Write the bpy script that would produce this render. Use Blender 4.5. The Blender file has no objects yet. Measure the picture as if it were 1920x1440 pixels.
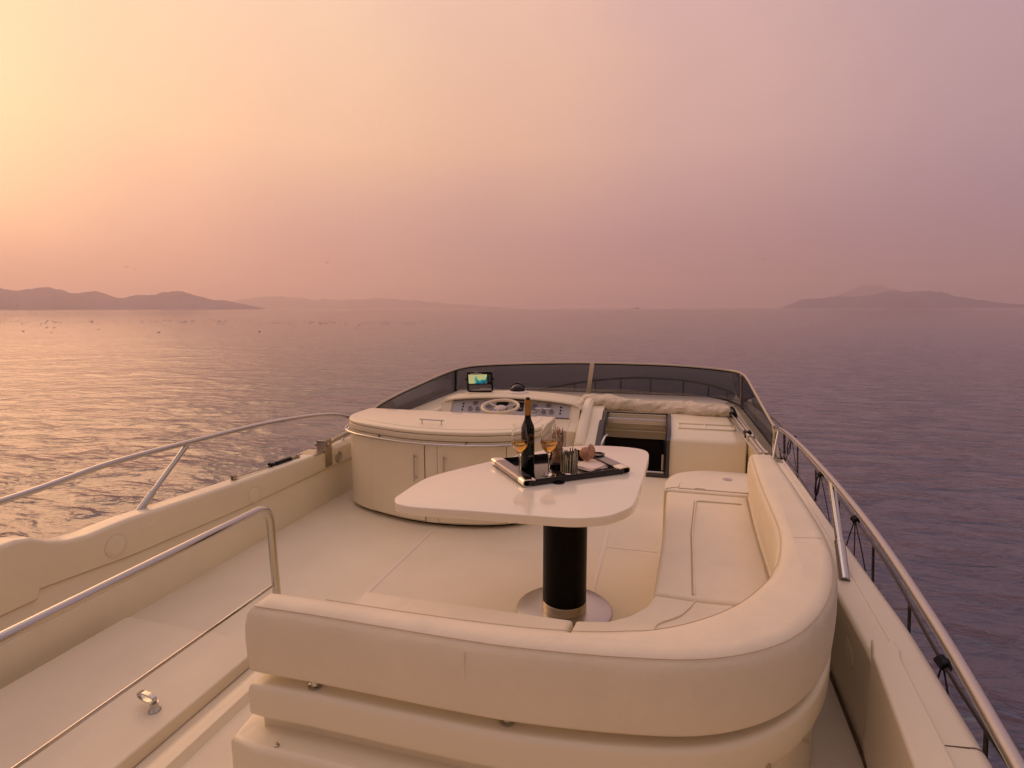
import bpy, bmesh, math, random
from mathutils import Vector, Matrix, noise
random.seed(7)
R = math.radians
S = bpy.context.scene
COL = S.collection

# ------------------------------------------------------------------ camera
F = 1050.0
CAM_H = 1.55
pitch = math.atan(142 / F)
yaw = math.atan(288 * math.cos(pitch) / F)
roll = R(0.10)
fw = Vector((-math.sin(yaw) * math.cos(pitch), math.cos(yaw) * math.cos(pitch), -math.sin(pitch)))
rt = Vector((math.cos(yaw), math.sin(yaw), 0))
up = rt.cross(fw)
rt2 = math.cos(roll) * rt - math.sin(roll) * up
up2 = math.sin(roll) * rt + math.cos(roll) * up
cd = bpy.data.cameras.new('camera')
cam = bpy.data.objects.new('camera', cd)
COL.objects.link(cam)
cam.matrix_world = Matrix(((rt2.x, up2.x, -fw.x, 0), (rt2.y, up2.y, -fw.y, 0), (rt2.z, up2.z, -fw.z, CAM_H), (0, 0, 0, 1)))
cd.sensor_width = 36
cd.lens = F / 1920 * 36
cd.clip_start = 0.05
cd.clip_end = 60000
S.camera = cam

# ------------------------------------------------------------------ world: dusk sky
SUN_AZ = R(-66)          # from +Y towards +X
SUN_EL = R(13)
sun_xy = (math.sin(SUN_AZ), math.cos(SUN_AZ), 0.0)


def lin(c):
    return tuple(((v / 255) / 12.92 if v / 255 <= 0.04045 else (((v / 255) + 0.055) / 1.055) ** 2.4) for v in c) + (1.0,)


W = bpy.data.worlds.new('World')
S.world = W
W.use_nodes = True
nt = W.node_tree
nt.nodes.clear()


def N(t, kind, **kw):
    n = t.nodes.new(kind)
    for k, v in kw.items():
        setattr(n, k, v)
    return n


def ramp(t, fac, stops, interp='EASE'):
    n = N(t, 'ShaderNodeValToRGB')
    n.color_ramp.interpolation = interp
    cr = n.color_ramp
    while len(cr.elements) > 1:
        cr.elements.remove(cr.elements[-1])
    cr.elements[0].position = stops[0][0]
    cr.elements[0].color = stops[0][1]
    for p, c in stops[1:]:
        e = cr.elements.new(p)
        e.color = c
    t.links.new(fac, n.inputs[0])
    return n.outputs[0]


def mth(t, op, a, b=None, c=None):
    n = N(t, 'ShaderNodeMath', operation=op)
    for i, v in enumerate((a, b, c)):
        if v is None:
            continue
        if isinstance(v, (int, float)):
            n.inputs[i].default_value = v
        else:
            t.links.new(v, n.inputs[i])
    return n.outputs[0]


tc = N(nt, 'ShaderNodeTexCoord')
sep = N(nt, 'ShaderNodeSeparateXYZ')
nt.links.new(tc.outputs['Generated'], sep.inputs[0])
nx, ny, nz = sep.outputs
hl = mth(nt, 'SQRT', mth(nt, 'MAXIMUM', mth(nt, 'ADD', mth(nt, 'MULTIPLY', nx, nx), mth(nt, 'MULTIPLY', ny, ny)), 1e-6))
dot = mth(nt, 'ADD', mth(nt, 'MULTIPLY', nx, sun_xy[0]), mth(nt, 'MULTIPLY', ny, sun_xy[1]))
ca = mth(nt, 'MINIMUM', mth(nt, 'MAXIMUM', mth(nt, 'DIVIDE', dot, hl), -1.0), 1.0)
az = mth(nt, 'DIVIDE', mth(nt, 'ARCCOSINE', ca), math.pi)       # 0 towards the sun, 1 opposite
el = mth(nt, 'MULTIPLY', mth(nt, 'ARCSINE', mth(nt, 'MINIMUM', mth(nt, 'MAXIMUM', nz, -1.0), 1.0)), 180 / math.pi)
# soft high cloud: bends both coordinates a little
nz_t = N(nt, 'ShaderNodeTexNoise')
mp = N(nt, 'ShaderNodeMapping')
mp.inputs['Scale'].default_value = (1.0, 1.0, 4.5)
nt.links.new(tc.outputs['Generated'], mp.inputs[0])
nt.links.new(mp.outputs[0], nz_t.inputs['Vector'])
nz_t.inputs['Scale'].default_value = 2.2
nz_t.inputs['Detail'].default_value = 4
nz_t.inputs['Roughness'].default_value = 0.5
cl = mth(nt, 'SUBTRACT', nz_t.outputs[0], 0.5)
az = mth(nt, 'MAXIMUM', mth(nt, 'ADD', az, mth(nt, 'MULTIPLY', cl, 0.06)), 0.0)
el2 = mth(nt, 'ADD', el, mth(nt, 'MULTIPLY', cl, 6.0))
az_stops = [0.0, 0.045, 0.105, 0.177, 0.282, 0.38, 0.512, 0.70, 1.0]
bands = [
    (0.0, [(222, 160, 128), (212, 150, 125), (202, 142, 122), (184, 132, 120), (164, 121, 117), (157, 117, 120), (144, 112, 122), (134, 108, 110), (140, 116, 108)]),
    (7.0, [(255, 200, 145), (247, 188, 140), (222, 168, 138), (198, 151, 135), (183, 141, 133), (172, 132, 131), (155, 125, 134), (142, 118, 118), (148, 124, 114)]),
    (15.0, [(255, 204, 153), (255, 201, 150), (245, 196, 152), (233, 187, 150), (219, 173, 145), (200, 161, 150), (174, 143, 148), (156, 132, 130), (158, 136, 124)]),
    (31.0, [(255, 213, 176), (255, 211, 173), (250, 207, 172), (236, 202, 172), (225, 185, 163), (206, 169, 162), (181, 153, 157), (170, 148, 146), (170, 148, 136)]),
    (70.0, [(205, 172, 160)] * 3 + [(186, 158, 160), (170, 148, 160), (160, 140, 160), (152, 136, 154), (156, 140, 146), (160, 144, 140)]),
]
cur = None
prev_e = None
tinted = []
for e, cols in bands:
    q_ = []
    for i, c_ in enumerate(cols):
        k_ = min(1, max(0, (i - 2) / 2.5))
        q_.append((c_[0] + (2 if e < 20 else 0) * (1 - k_), c_[1] - 1.5 * k_, min(255, c_[2] - 1 * k_ + (3 if e < 10 else 0))))
    tinted.append((e, q_))
bands = tinted
for e, cols in bands:
    c = ramp(nt, az, [(p, lin(q)) for p, q in zip(az_stops, cols)], 'EASE')
    if cur is None:
        cur = c
    else:
        mr = N(nt, 'ShaderNodeMapRange', interpolation_type='LINEAR')
        mr.inputs['From Min'].default_value = prev_e
        mr.inputs['From Max'].default_value = e
        nt.links.new(el2, mr.inputs['Value'])
        mx = N(nt, 'ShaderNodeMix', data_type='RGBA')
        nt.links.new(mr.outputs[0], mx.inputs['Factor'])
        nt.links.new(cur, mx.inputs['A'])
        nt.links.new(c, mx.inputs['B'])
        cur = mx.outputs['Result']
    prev_e = e
sky = N(nt, 'ShaderNodeTexSky', sky_type='NISHITA', sun_disc=False)
sky.sun_elevation = SUN_EL
sky.sun_rotation = SUN_AZ
sky.dust_density = 6
b1 = N(nt, 'ShaderNodeBackground')
b1.inputs['Strength'].default_value = 0.004
nt.links.new(sky.outputs[0], b1.inputs[0])
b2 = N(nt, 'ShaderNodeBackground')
# unseen sky behind the boat dulled and overhead boosted, to shape light on it
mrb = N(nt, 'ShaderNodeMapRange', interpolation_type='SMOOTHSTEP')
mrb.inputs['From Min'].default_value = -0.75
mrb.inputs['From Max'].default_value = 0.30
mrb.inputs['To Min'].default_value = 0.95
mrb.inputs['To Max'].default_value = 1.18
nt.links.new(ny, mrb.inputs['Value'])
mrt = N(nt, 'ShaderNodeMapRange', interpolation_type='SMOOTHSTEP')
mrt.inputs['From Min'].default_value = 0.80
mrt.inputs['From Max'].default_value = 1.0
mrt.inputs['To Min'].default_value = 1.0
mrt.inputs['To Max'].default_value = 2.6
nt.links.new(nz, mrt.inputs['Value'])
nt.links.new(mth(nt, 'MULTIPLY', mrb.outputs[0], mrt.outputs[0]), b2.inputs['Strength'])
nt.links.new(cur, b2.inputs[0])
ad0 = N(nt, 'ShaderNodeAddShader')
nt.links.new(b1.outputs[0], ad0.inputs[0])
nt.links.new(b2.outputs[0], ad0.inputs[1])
# the bright patch of sky where the sun sits behind the haze
sv = (math.sin(SUN_AZ) * math.cos(SUN_EL), math.cos(SUN_AZ) * math.cos(SUN_EL), math.sin(SUN_EL))
sdot = mth(nt, 'ADD', mth(nt, 'ADD', mth(nt, 'MULTIPLY', nx, sv[0]), mth(nt, 'MULTIPLY', ny, sv[1])), mth(nt, 'MULTIPLY', nz, sv[2]))
glow = mth(nt, 'POWER', 2.718, mth(nt, 'MULTIPLY', mth(nt, 'SUBTRACT', sdot, 1.0), 38.0))
b3 = N(nt, 'ShaderNodeBackground')
b3.inputs['Color'].default_value = (1.0, 0.52, 0.20, 1)
nt.links.new(mth(nt, 'MULTIPLY', glow, 0.22), b3.inputs['Strength'])
ad = N(nt, 'ShaderNodeAddShader')
nt.links.new(ad0.outputs[0], ad.inputs[0])
nt.links.new(b3.outputs[0], ad.inputs[1])
wo = N(nt, 'ShaderNodeOutputWorld')
nt.links.new(ad.outputs[0], wo.inputs[0])

# ------------------------------------------------------------------ sun, softened by haze
sd = bpy.data.lights.new('sun', 'SUN')
sd.energy = 0.85
sd.angle = R(44)
sd.color = (1.0, 0.52, 0.26)
so = bpy.data.objects.new('sun', sd)
COL.objects.link(so)
so.rotation_euler = Vector((-math.sin(SUN_AZ) * math.cos(SUN_EL + R(8)), -math.cos(SUN_AZ) * math.cos(SUN_EL + R(8)), -math.sin(SUN_EL + R(8)))).to_track_quat('-Z', 'Y').to_euler()

S.view_settings.view_transform = 'Standard'
S.view_settings.look = 'None'
S.view_settings.exposure = 0.0
S.view_settings.gamma = 1.0
S.render.engine = 'CYCLES'
S.cycles.use_denoising = True
S.cycles.max_bounces = 8
S.cycles.transparent_max_bounces = 16
S.cycles.transmission_bounces = 8
S.cycles.volume_bounces = 2
S.cycles.caustics_reflective = False
S.cycles.caustics_refractive = False

# ------------------------------------------------------------------ materials
MATS = {}


def mat(name, base, rough=0.4, metal=0.0, coat=0.0, bump=None, var=0.0, vscale=3.0, spec=0.5, trans=0.0, ior=1.45, rvar=0.0, emit=None, tint=None):
    if name in MATS:
        return MATS[name]
    m = bpy.data.materials.new(name)
    m.use_nodes = True
    t = m.node_tree
    p = t.nodes['Principled BSDF']
    p.inputs['Base Color'].default_value = tuple(base) + (1,)
    p.inputs['Roughness'].default_value = rough
    p.inputs['Metallic'].default_value = metal
    p.inputs['Coat Weight'].default_value = coat
    p.inputs['Coat Roughness'].default_value = 0.08
    p.inputs['Specular IOR Level'].default_value = spec
    p.inputs['Transmission Weight'].default_value = trans
    p.inputs['IOR'].default_value = ior
    tcn = N(t, 'ShaderNodeTexCoord')
    if var or rvar:
        n = N(t, 'ShaderNodeTexNoise')
        n.inputs['Scale'].default_value = vscale
        n.inputs['Detail'].default_value = 6
        n.inputs['Roughness'].default_value = 0.6
        t.links.new(tcn.outputs['Object'], n.inputs['Vector'])
        if var:
            t2 = tint or [min(1, v * (1 - var)) for v in base]
            c = ramp(t, n.outputs[0], [(0.35, tuple(t2) + (1,)), (0.65, tuple(min(1, v * (1 + var * .4)) for v in base) + (1,))], 'LINEAR')
            t.links.new(c, p.inputs['Base Color'])
        if rvar:
            mr = N(t, 'ShaderNodeMapRange')
            mr.inputs['To Min'].default_value = max(0, rough - rvar)
            mr.inputs['To Max'].default_value = rough + rvar
            t.links.new(n.outputs[0], mr.inputs['Value'])
            t.links.new(mr.outputs[0], p.inputs['Roughness'])
    if bump:
        last = None
        for sc, dist, kind in bump:
            if kind == 'v':
                b = N(t, 'ShaderNodeTexVoronoi')
            else:
                b = N(t, 'ShaderNodeTexNoise')
                b.inputs['Detail'].default_value = 3
            b.inputs['Scale'].default_value = sc
            t.links.new(tcn.outputs['Object'], b.inputs['Vector'])
            bn = N(t, 'ShaderNodeBump')
            bn.inputs['Distance'].default_value = dist
            bn.inputs['Strength'].default_value = 1.0
            t.links.new(b.outputs[0], bn.inputs['Height'])
            if last is not None:
                t.links.new(last, bn.inputs['Normal'])
            last = bn.outputs[0]
        t.links.new(last, p.inputs['Normal'])
    if emit:
        p.inputs['Emission Color'].default_value = tuple(emit[0]) + (1,)
        p.inputs['Emission Strength'].default_value = emit[1]
    MATS[name] = m
    return m


GEL = mat('gelcoat', (0.80, 0.725, 0.53), 0.32, coat=0.35, var=0.035, vscale=1.6, rvar=0.06, bump=[(3.0, 0.0012, 'n')])
DECK = mat('deck_gelcoat', (0.79, 0.71, 0.525), 0.5, coat=0.1, var=0.05, vscale=2.2, rvar=0.1, bump=[(260, 0.0005, 'v')])
VINYL = mat('vinyl', (0.79, 0.71, 0.53), 0.48, var=0.04, vscale=4, rvar=0.08, bump=[(420, 0.0004, 'v'), (6.5, 0.010, 'n'), (17, 0.0022, 'n')])
TABLE = mat('table_lacquer', (0.83, 0.77, 0.62), 0.14, coat=0.6, var=0.02, rvar=0.03)
CHROME = mat('stainless', (0.56, 0.55, 0.52), 0.12, metal=1.0, rvar=0.07, vscale=9)
DULL = mat('weathered_stainless', (0.50, 0.45, 0.36), 0.3, metal=1.0, rvar=0.1, vscale=14, var=0.15)
SATIN = mat('brushed_stainless', (0.55, 0.52, 0.50), 0.33, metal=1.0, rvar=0.06, vscale=30)
BLACK = mat('black_plastic', (0.005, 0.005, 0.006), 0.4, spec=0.25)
BLACKG = mat('black_lacquer', (0.004, 0.0035, 0.004), 0.12, coat=0.5, spec=0.35)
PILLAR = mat('pillar_black', (0.002, 0.002, 0.003), 0.35, spec=0.12)
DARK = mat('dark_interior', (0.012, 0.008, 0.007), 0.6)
SEAM = mat('seam_dark', (0.12, 0.08, 0.045), 0.7)
THREAD = mat('stitching', (0.48, 0.38, 0.26), 0.6)
PANEL = mat('panel_grey', (0.44, 0.45, 0.46), 0.45, var=0.05, vscale=6)
GAUGE = mat('gauge_face', (0.17, 0.17, 0.19), 0.35)
CANVAS = mat('canvas', (0.68, 0.60, 0.45), 0.85, var=0.12, vscale=5, bump=[(600, 0.0004, 'v'), (30, 0.002, 'n')])
WHEELM = mat('wheel_leather', (0.72, 0.63, 0.47), 0.5, bump=[(300, 0.0003, 'v')])
ROPE = mat('black_rope', (0.008, 0.008, 0.012), 0.8, bump=[(200, 0.001, 'n')])
FOIL = mat('gold_foil', (0.42, 0.22, 0.05), 0.4, metal=0.6, var=0.2, vscale=40)
BOTTLE = mat('dark_bottle_glass', (0.003, 0.005, 0.003), 0.08, spec=0.35)
WINE = mat('white_wine', (0.93, 0.55, 0.12), 0.0, trans=1.0, ior=1.33)
GLASS = mat('clear_glass', (0.98, 0.98, 0.97), 0.0, trans=1.0, ior=1.45)
TWIG = mat('dry_twig', (0.58, 0.37, 0.21), 0.8, var=0.45, vscale=30)
REED = mat('dark_reed', (0.08, 0.09, 0.035), 0.7, var=0.5, vscale=60)
REEDP = mat('pale_reed', (0.66, 0.57, 0.42), 0.7, var=0.2, vscale=60)
SHELL = mat('shell_brown', (0.46, 0.25, 0.14), 0.45, var=0.45, vscale=22, bump=[(50, 0.0012, 'n')])
SHELLW = mat('shell_pale', (0.62, 0.48, 0.36), 0.5, var=0.2, vscale=40)
LINEN = mat('linen', (0.80, 0.68, 0.58), 0.85, bump=[(900, 0.0004, 'v'), (35, 0.002, 'n')])
GREYSHADE = mat('glass_shade_grey', (0.30, 0.27, 0.21), 0.6, var=0.08)  # cream coaming greyed in colour, as shaded by the smoked glass
ENGR = mat('lettering_grey', (0.35, 0.33, 0.32), 0.5)
RUST = mat('label_red', (0.42, 0.16, 0.11), 0.5)
MIRROR = mat('pod_plastic', (0.74, 0.66, 0.48), 0.45, var=0.04)
SHIPM = mat('ship_paint', (0.10, 0.07, 0.08), 0.7)
BIRDM = mat('bird_feathers', (0.05, 0.045, 0.05), 0.8)
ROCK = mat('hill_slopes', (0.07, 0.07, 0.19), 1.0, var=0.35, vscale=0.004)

# smoked acrylic: thin tinted sheet
SMOKE = bpy.data.materials.new('smoked_acrylic')
SMOKE.use_nodes = True
t = SMOKE.node_tree
t.nodes.clear()
tr = N(t, 'ShaderNodeBsdfTransparent')
tr.inputs[0].default_value = (0.57, 0.59, 0.63, 1)
gl = N(t, 'ShaderNodeBsdfGlossy')
gl.inputs['Roughness'].default_value = 0.04
gl.inputs[0].default_value = (0.8, 0.8, 0.8, 1)
fr = N(t, 'ShaderNodeFresnel')
fr.inputs[0].default_value = 1.4
ms = N(t, 'ShaderNodeMixShader')
mo = N(t, 'ShaderNodeOutputMaterial')
t.links.new(mth(t, 'MULTIPLY', fr.outputs[0], 0.6), ms.inputs[0])
t.links.new(tr.outputs[0], ms.inputs[1])
t.links.new(gl.outputs[0], ms.inputs[2])
t.links.new(ms.outputs[0], mo.inputs[0])


# ------------------------------------------------------------------ helpers
def tag(o, label=None, cat=None, group=None, kind=None):
    if label:
        o['label'] = label
    if cat:
        o['category'] = cat
    if group:
        o['group'] = group
    if kind:
        o['kind'] = kind
    return o


def thing(name, label, cat, loc=(0, 0, 0), group=None, rz=0.0):
    o = bpy.data.objects.new(name, None)
    o.empty_display_size = 0.1
    COL.objects.link(o)
    o.location = loc
    o.rotation_euler = (0, 0, rz)
    return tag(o, label, cat, group)


def obj(name, bm, m, parent=None, smooth=35, loc=None, label=None):
    """link bm (world coordinates) as one mesh; under a parent its vertices are moved to the parent's frame"""
    me = bpy.data.meshes.new(name)
    bmesh.ops.recalc_face_normals(bm, faces=bm.faces)
    o = bpy.data.objects.new(name, me)
    COL.objects.link(o)
    if parent is not None:
        o.parent = parent
        q = parent
        M = Matrix()
        while q is not None:
            M = q.matrix_basis @ M if q.type == 'EMPTY' else M
            q = q.parent
        if loc is None:
            bm.transform(M.inverted())
    bm.to_mesh(me)
    bm.free()
    for mm in (m if isinstance(m, (list, tuple)) else [m]):
        me.materials.append(mm)
    if smooth:
        for p in me.polygons:
            p.use_smooth = True
        me.set_sharp_from_angle(angle=R(smooth))
    if label:
        o['label'] = label
    return o


def catmull(pts, n=8, closed=False):
    P = [Vector(p) for p in pts]
    out = []
    L = len(P)
    rng = L if closed else L - 1
    for i in range(rng):
        if closed:
            a, b, c, d = P[(i - 1) % L], P[i], P[(i + 1) % L], P[(i + 2) % L]
        else:
            a, b, c, d = P[max(i - 1, 0)], P[i], P[i + 1], P[min(i + 2, L - 1)]
        for k in range(n):
            s = k / n
            out.append(0.5 * ((2 * b) + (c - a) * s + (2 * a - 5 * b + 4 * c - d) * s * s + (3 * b - a - 3 * c + d) * s ** 3))
    if not closed:
        out.append(P[-1])
    return out


def fillet(pts, r, n=6, closed=True):
    """polyline with each corner rounded (2D/3D)"""
    P = [Vector(p) for p in pts]
    L = len(P)
    out = []
    for i in range(L):
        if not closed and i in (0, L - 1):
            out.append(P[i])
            continue
        a, b, c = P[i - 1], P[i], P[(i + 1) % L]
        rr = r[i] if isinstance(r, (list, tuple)) else r
        d1 = (a - b)
        d2 = (c - b)
        q = min(rr, d1.length * 0.49, d2.length * 0.49)
        if q < 1e-5:
            out.append(b)
            continue
        s = b + d1.normalized() * q
        e = b + d2.normalized() * q
        for k in range(n + 1):
            u = k / n
            out.append((1 - u) ** 2 * s + 2 * u * (1 - u) * b + u * u * e)
    return out


def offset2(pts, d):
    """offset closed 2D outline; positive = inwards for counter-clockwise"""
    L = len(pts)
    area = sum(pts[i][0] * pts[(i + 1) % L][1] - pts[(i + 1) % L][0] * pts[i][1] for i in range(L))
    s = 1 if area > 0 else -1
    out = []
    for i in range(L):
        a, b, c = Vector(pts[i - 1][:2]), Vector(pts[i][:2]), Vector(pts[(i + 1) % L][:2])
        t1 = (b - a)
        t2 = (c - b)
        if t1.length < 1e-7:
            t1 = t2
        if t2.length < 1e-7:
            t2 = t1
        t1.normalize()
        t2.normalize()
        n1 = Vector((-t1.y, t1.x)) * s
        n2 = Vector((-t2.y, t2.x)) * s
        n = n1 + n2
        if n.length < 1e-6:
            n = n1
        n.normalize()
        k = max(0.35, n.dot(n1))
        out.append(Vector((b.x + n.x * d / k, b.y + n.y * d / k)))
    return out


def ring_stack(bm, rings, cap0=True, cap1=True, closed=True):
    vs = [[bm.verts.new(p) for p in r] for r in rings]
    n = len(vs[0])
    for a, b in zip(vs[:-1], vs[1:]):
        for i in range(n if closed else n - 1):
            j = (i + 1) % n
            try:
                bm.faces.new((a[i], a[j], b[j], b[i]))
            except ValueError:
                pass
    if cap0:
        bm.faces.new(list(reversed(vs[0])))
    if cap1:
        bm.faces.new(vs[-1])
    return vs


def prism(outline, z0, z1, r=0.01, rb=None, seg=5, bm=None, zfun=None):
    """vertical prism with rounded rims. zfun(x,y)->extra z for top"""
    bm = bm or bmesh.new()
    rb = r if rb is None else rb
    prof = []
    if rb > 0:
        for k in range(seg + 1):
            a = k / seg * math.pi / 2
            prof.append((rb * (1 - math.sin(a)), z0 + rb * (1 - math.cos(a)), 0))
    else:
        prof.append((0, z0, 0))
    if r > 0:
        for k in range(seg + 1):
            a = k / seg * math.pi / 2
            prof.append((r * (1 - math.cos(a)), z1 - r * (1 - math.sin(a)), 1))
    else:
        prof.append((0, z1, 1))
    rings = []
    for off, z, top in prof:
        o2 = offset2(outline, off) if off > 1e-6 else outline
        rings.append([(p[0], p[1], z + (zfun(p[0], p[1]) if (zfun and top) else 0)) for p in o2])
    ring_stack(bm, rings)
    return bm


def box(bm, x0, x1, y0, y1, z0, z1, r=0.0, seg=2, M=None):
    vs = bmesh.ops.create_cube(bm, size=1.0)['verts']
    for v in vs:
        v.co = Vector(((x0 + x1) / 2 + v.co.x * (x1 - x0), (y0 + y1) / 2 + v.co.y * (y1 - y0), (z0 + z1) / 2 + v.co.z * (z1 - z0)))
    fs = list({f for v in vs for f in v.link_faces})
    es = list({e for f in fs for e in f.edges})
    geo = vs
    if r > 0:
        res = bmesh.ops.bevel(bm, geom=es + vs, offset=r, segments=seg, affect='EDGES', profile=0.5)
        geo = list({v for f in res['faces'] for v in f.verts})
        seen = set(geo)
        st = list(geo)
        while st:
            v = st.pop()
            for e in v.link_edges:
                w = e.other_vert(v)
                if w not in seen:
                    seen.add(w)
                    st.append(w)
        geo = list(seen)
    if M is not None:
        for v in geo:
            v.co = M @ v.co
    return bm


def tube(bm, pts, r, n=10, caps=True, rfun=None):
    P = [Vector(p) for p in pts]
    L = len(P)
    T = []
    for i in range(L):
        d = P[min(i + 1, L - 1)] - P[max(i - 1, 0)]
        T.append(d.normalized() if d.length > 1e-9 else Vector((0, 0, 1)))
    u = T[0].orthogonal().normalized()
    rings = []
    for i in range(L):
        u = (u - T[i] * u.dot(T[i]))
        u = u.normalized() if u.length > 1e-6 else T[i].orthogonal().normalized()
        w = T[i].cross(u)
        rr = rfun(i / (L - 1)) if rfun else r
        rings.append([P[i] + (u * math.cos(2 * math.pi * k / n) + w * math.sin(2 * math.pi * k / n)) * rr for k in range(n)])
    ring_stack(bm, rings, caps, caps)
    return bm


def lathe(bm, prof, c=(0, 0, 0), n=32, axis=None):
    """prof list of (r, z). axis: Matrix 3x3 orientation"""
    c = Vector(c)
    rings = []
    for r, z in prof:
        rings.append([Vector((max(r, 1e-5) * math.cos(2 * math.pi * k / n), max(r, 1e-5) * math.sin(2 * math.pi * k / n), z)) for k in range(n)])
    rings = [[c + ((axis @ p) if axis else p) for p in rg] for rg in rings]
    ring_stack(bm, rings, True, True)
    return bm


def circ(cx, cy, r, n=40):
    return [(cx + r * math.cos(2 * math.pi * k / n), cy + r * math.sin(2 * math.pi * k / n)) for k in range(n)]


def yz_prism(bm, prof, x0, x1, xf=None):
    """profile in (y,z) extruded along x"""
    ring_stack(bm, [[(x0, y, z) for y, z in prof], [(x1, y, z) for y, z in prof]])
    return bm


def sweep(bm, sections):
    ring_stack(bm, sections)
    return bm


B = bmesh.new


def ifn(tab, x):
    if x <= tab[0][0]:
        return tab[0][1]
    for (a, u), (b, v) in zip(tab[:-1], tab[1:]):
        if x <= b:
            return u + (v - u) * (x - a) / (b - a)
    return tab[-1][1]


# ================================================================== SEA
SEA_Z = -4.2
sea_m = bpy.data.materials.new('sea_water')
sea_m.use_nodes = True
t = sea_m.node_tree
p = t.nodes['Principled BSDF']
p.inputs['Base Color'].default_value = (0.008, 0.008, 0.050, 1)
p.inputs['Roughness'].default_value = 0.06
p.inputs['IOR'].default_value = 2.0
p.inputs['Specular IOR Level'].default_value = 0.5
tcn = N(t, 'ShaderNodeTexCoord')
ln_ = N(t, 'ShaderNodeVectorMath', operation='LENGTH')
t.links.new(tcn.outputs['Object'], ln_.inputs[0])
fade = mth(t, 'DIVIDE', 1.0, mth(t, 'ADD', 1.0, mth(t, 'POWER', mth(t, 'DIVIDE', ln_.outputs['Value'], 90.0), 1.5)))
mrr = N(t, 'ShaderNodeMapRange')
mrr.inputs['From Min'].default_value = 40
mrr.inputs['From Max'].default_value = 600
mrr.inputs['To Min'].default_value = 0.14
mrr.inputs['To Max'].default_value = 0.10
t.links.new(ln_.outputs['Value'], mrr.inputs['Value'])
t.links.new(mrr.outputs[0], p.inputs['Roughness'])
last = None
for sc, det, dist, sx, rot, lo, hi in ((0.03, 2, .5, 1.6, 20, .2, .8), (0.13, 3, 0.20, 2.0, 10, .40, .78), (0.42, 3, 0.12, 2.0, -9, .42, .72), (1.25, 4, 0.105, 2.6, 5, .47, .70), (4.2, 3, 0.020, 2.0, -4, .4, .75)):
    mpn = N(t, 'ShaderNodeMapping')
    mpn.inputs['Rotation'].default_value = (0, 0, R(rot) - yaw * 0.6)
    mpn.inputs['Scale'].default_value = (sc / sx, sc, sc)
    t.links.new(tcn.outputs['Object'], mpn.inputs[0])
    nn = N(t, 'ShaderNodeTexNoise')
    nn.inputs['Scale'].default_value = 1.0
    nn.inputs['Detail'].default_value = det
    nn.inputs['Roughness'].default_value = 0.5
    nn.inputs['Distortion'].default_value = 0.35
    t.links.new(mpn.outputs[0], nn.inputs['Vector'])
    mr = N(t, 'ShaderNodeMapRange', interpolation_type='SMOOTHSTEP')
    mr.inputs['From Min'].default_value = lo
    mr.inputs['From Max'].default_value = hi
    t.links.new(nn.outputs[0], mr.inputs['Value'])
    bn = N(t, 'ShaderNodeBump')
    bn.inputs['Distance'].default_value = dist
    t.links.new(fade, bn.inputs['Strength'])
    t.links.new(mr.outputs[0], bn.inputs['Height'])
    if last is not None:
        t.links.new(last, bn.inputs['Normal'])
    last = bn.outputs[0]
t.links.new(last, p.inputs['Normal'])
bm = B()
# radial sheet to the horizon, finer near the boat
rad = [0] + [3 * 1.22 ** k for k in range(46)]
rad = [r for r in rad if r < 15500] + [15500]
rings = []
for r in rad[1:]:
    rings.append([(r * math.cos(2 * math.pi * k / 96), r * math.sin(2 * math.pi * k / 96), SEA_Z) for k in range(96)])
ring_stack(bm, rings, True, False)
tag(obj('sea', bm, sea_m), 'calm dusk sea with small dark ripples reaching the horizon', None, None, 'structure')


# ================================================================== HILLS
def hills(name, label, prof, dist, base_y, depth, seed):
    """ridge of terrain: prof = (azimuth deg, height m)"""
    bm = B()
    a0, a1 = prof[0][0], prof[-1][0]
    prof = [(a_, h_ * .90) for a_, h_ in prof]
    nu, nv = 260, 20
    grid = []
    for i in range(nu + 1):
        a = a0 + (a1 - a0) * i / nu
        h = ifn(prof, a)
        row = []
        for j in range(nv + 1):
            v = j / nv * 2 - 1
            d = dist + depth * v
            x, y = d * math.sin(R(a)), d * math.cos(R(a))
            ridge = noise.fractal(Vector((x / 900 + seed, y / 900, seed)), 1.0, 2.0, 5)
            crag = noise.fractal(Vector((x / 260 + seed, y / 260, 2.2)), .8, 2.1, 6)
            z = h * 1.06 * max(0, (1 - abs(v) ** 1.3)) * (1 + 0.10 * ridge + .20 * crag)
            row.append(bm.verts.new((x, y, SEA_Z - 3 + max(z, -1) * (1.0))))
        grid.append(row)
    for i in range(nu):
        for j in range(nv):
            bm.faces.new((grid[i][j], grid[i + 1][j], grid[i + 1][j + 1], grid[i][j + 1]))
    tag(obj(name, bm, ROCK, smooth=60), label, None, None, 'structure')


def az_of(px):
    return math.degrees(math.atan((px - 960) / 1059.5)) - math.degrees(yaw)


def hprof(pts, dist, base):
    out = []
    for x, y in pts:
        az_img = math.atan((x - 960) / 1059.5)
        out.append((az_of(x), max(0, (base - y)) / 1059.5 * math.cos(az_img) * dist * 1.02 / 1.0))
    return out


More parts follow.
